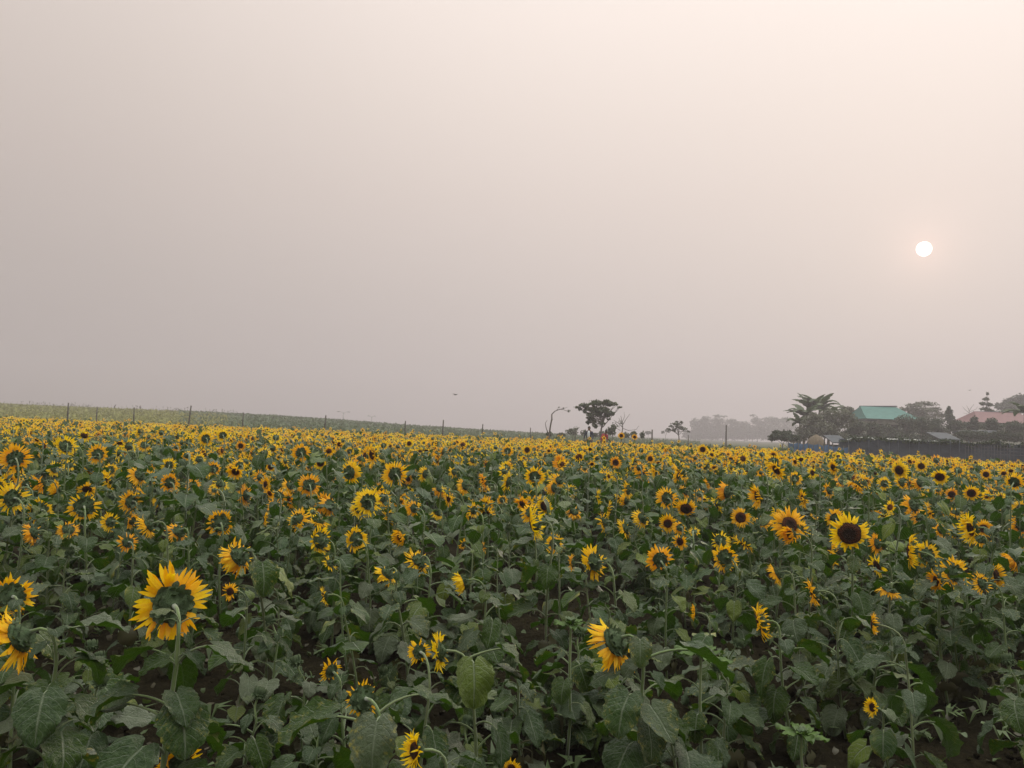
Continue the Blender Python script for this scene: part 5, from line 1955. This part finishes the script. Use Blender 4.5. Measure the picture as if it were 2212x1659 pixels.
# a raised field path carries the two people
pp, _ = stand(1273, 921, 50, 1.74)
bz = pp.z
mb = MB(); vs = []; fs = []
x0 = P(1150, 940, 50).x; x1 = P(1420, 940, 50).x
for i in range(41):
    x = x0 + (x1 - x0) * i / 40
    e = smooth(min(i, 40 - i) / 8.0)
    z = max(0.02, (bz - 0.01) * e)
    for dy, k in ((-2.2, 0.0), (-1.0, 1.0), (1.6, 1.0), (3.0, 0.0)):
        vs.append((x, 50 + dy, gz(x, 50 + dy) + (z - gz(x, 50)) * k - (0.03 if k == 0 else 0)))
for i in range(40):
    for k in range(3):
        fs.append((i * 4 + k, (i + 1) * 4 + k, (i + 1) * 4 + k + 1, i * 4 + k + 1))
mb.add(vs, fs, 'soil')
tag(obj("raised_path", mb.mesh("raised_path")), kind="structure")
person((pp.x, pp.y, bz), R(-15), "person in an open dark jacket and white shirt standing under the leafy tree", 'navy', 'grey', 0.0, 1.74, shirt=True)
p2 = P(1303, 929, 50)
person((p2.x, p2.y, bz), R(35), "person in crimson bending forward at the trunk of the leafy tree", 'red', 'grey', 0.45, 1.62)
for x, yt, D, b_, lab, H, rz in ((247, 875, 228, 0.7, "grey figure bending over on the far left skyline", 1.7, 90), (303, 880, 228, 0.1, "dark upright figure on the far left skyline", 1.6, 20)):
    p = P(x, yt, D)
    g = gz(p.x, p.y)
    person((p.x, p.y, max(g, p.z - H * (1 - 0.2 * b_))), R(rz), lab, 'grey', 'navy', b_, H)


# --- birds
def bird(x, y, D, span, lab, rz, flap):
    c = P(x, y, D)
    root = thing("bird", lab, "bird", c, rz)
    b = MB(); L = span * 0.42
    tube(b, [(0, -L * .55, 0), (0, -L * .45, 0.01), (0, -L * .3, 0.015), (0, 0, 0), (0, L * .35, 0), (0, L * .7, 0)], [0.004, L * .055, L * .06, L * .11, L * .06, L * .03], 'feather', 8)
    t = MB(); t.add([(-L * .03, L * .3, 0), (L * .03, L * .3, 0), (L * .14, L * .85, 0.0), (0, L * .75, 0.01), (-L * .14, L * .85, 0)], [(0, 1, 2, 3), (0, 3, 4)], 'feather')
    obj("body", b.mesh("bird_body"), root)
    for sx in (-1, 1):
        w = MB(); vs = []
        for i in range(6):
            tt = i / 5; x_ = sx * span * .5 * tt; ch = span * .16 * (1 - tt * .7)
            z = span * flap * (math.sin(tt * PI * .6)) * .5 - span * .04 * tt
            yo = -L * .12 + span * .08 * tt * tt
            vs += [(x_, yo - ch * .4, z + .01), (x_, yo + ch * .6, z)]
        fs = [(2 * i, 2 * i + 1, 2 * i + 3, 2 * i + 2) for i in range(5)]
        w.add(vs, fs, 'feather'); o = obj("wing", w.mesh("wing"), root)
        md = o.modifiers.new("thick", 'SOLIDIFY'); md.thickness = 0.012
    o = obj("tail", t.mesh("tail"), root); md = o.modifiers.new("thick", 'SOLIDIFY'); md.thickness = 0.01
    return root


bird(984, 853, 80, 0.95, "grey bird flying above the far edge of the field near the centre", R(60), 0.28)
bird(2095, 843, 150, 1.1, "tiny far bird flying over the houses at the right", R(80), 0.15)


# --- far crop, meadow grass, skyline weeds (nobody could count them)
def stuff_band(name, label, cat, n, fn, size, mat, elong=1.6, h=1.0):
    r = random.Random(len(name) * 7 + n)
    pts = np.array([fn(r) for _ in range(n)])
    q = np.random.RandomState(n)
    ax = q.normal(size=(n, 3)) * (0.6, 0.6, 0.5) + (0, 0, 0.5 * h); ax /= np.linalg.norm(ax, axis=1)[:, None]
    b = np.cross(ax, q.normal(size=(n, 3))); b /= np.linalg.norm(b, axis=1)[:, None] + 1e-9
    s = np.array([size(p[1]) for p in pts])[:, None] * q.uniform(0.6, 1.4, (n, 1))
    v = np.stack([pts - ax * s * elong * .5, pts + b * s * .5, pts + ax * s * elong * .5, pts - b * s * .5], axis=1)
    mb = MB(); mb.v = [tuple(c) for c in v.reshape(-1, 3)]
    mb.a = [(0.0, 0.0, float(t)) for t in np.repeat(q.uniform(0, 1, n), 4)]
    mb.f = [(4 * i, 4 * i + 1, 4 * i + 2, 4 * i + 3) for i in range(n)]; mb.m = [mat] * n
    o = obj(name, mb.mesh(name, False)); tag(o, label, cat, kind="stuff")


def crop_pt(r):
    while True:
        y = 58 + 175 * r.random() ** 1.3; u = r.uniform(-0.42, 0.24)
        if y < edge(u) + 1.5:
            continue
        if u < -0.33 and y < 200 and r.random() < 0.7:
            continue
        x = u * y
        return (x, y, gz(x, y) + r.uniform(0, 0.55))


stuff_band("green_crop", "leafy green crop covering the gentle rise beyond the sunflowers", "crop", 26000, crop_pt, lambda y: 0.10 + 0.0020 * y, 'crop')


def grass_pt(r):
    while True:
        y = 55 + 175 * r.random() ** 1.2; u = r.uniform(-0.74, -0.36)
        if y < edge(u) + 1:
            continue
        x = u * y
        return (x, y, gz(x, y) + r.uniform(0, 0.25))


stuff_band("meadow_grass", "pale green grass on the bank beyond the left of the field", "grass", 16000, grass_pt, lambda y: 0.08 + 0.0016 * y, 'grass', 2.4)


def right_pt(r):
    while True:
        y = 36 + 60 * r.random(); u = r.uniform(0.16, 0.75)
        if y < edge(u) + 1:
            continue
        x = u * y
        return (x, y, gz(x, y) + r.uniform(0, 0.75))


stuff_band("tall_grass", "rough tall grass between the field and the houses", "grass", 14000, right_pt, lambda y: 0.12 + 0.0014 * y, 'crop', 2.6)


def weeds():
    mb = MB(); r = random.Random(8)
    for k in range(190):
        x = r.choice([r.uniform(0, 420), r.gauss(85, 22), r.gauss(165, 18), r.gauss(370, 30), r.gauss(475, 25)])
        D = r.uniform(212, 226); g = P(x, 885, D); z = gz(g.x, g.y); h = r.uniform(0.4, 1.5)
        b = Vector((g.x, g.y, z))
        tube(mb, [b, b + Vector((r.uniform(-.15, .15), 0, h))], [0.018, 0.012], 'dry', 3)
        if r.random() < 0.6:
            c = cloud([(b + Vector((0, 0, h)), (0.16, 0.16, 0.25))], 5, 0.16, r, 'dry'); mb.addmb(c, Matrix.Identity(4))
    o = obj("skyline_weeds", mb.mesh("skyline_weeds", False)); tag(o, "thin dry weed stalks along the far left skyline", "weeds", kind="stuff")


weeds()

# ------------------------------------------------------------------ haze
HAZE = 0.0018
hz = MB()
box(hz, (0, 345, 23.5), (1700, 760, 53), 'soil')
hm_ = hz.mesh("haze", False)
hm_.materials.clear()
mh = newmat("haze_air")
vp = mh.node_tree.nodes.new("ShaderNodeVolumePrincipled")
vp.inputs['Color'].default_value = (0.61, 0.57, 0.625, 1)
vp.inputs['Density'].default_value = HAZE
vp.inputs['Anisotropy'].default_value = 0.35
ho = mh.node_tree.nodes.new("ShaderNodeOutputMaterial")
mh.node_tree.links.new(vp.outputs[0], ho.inputs['Volume'])
hm_.materials.append(mh)
o = obj("haze", hm_)
tag(o, "thin pale haze filling the air over the whole field", "haze", kind="stuff")
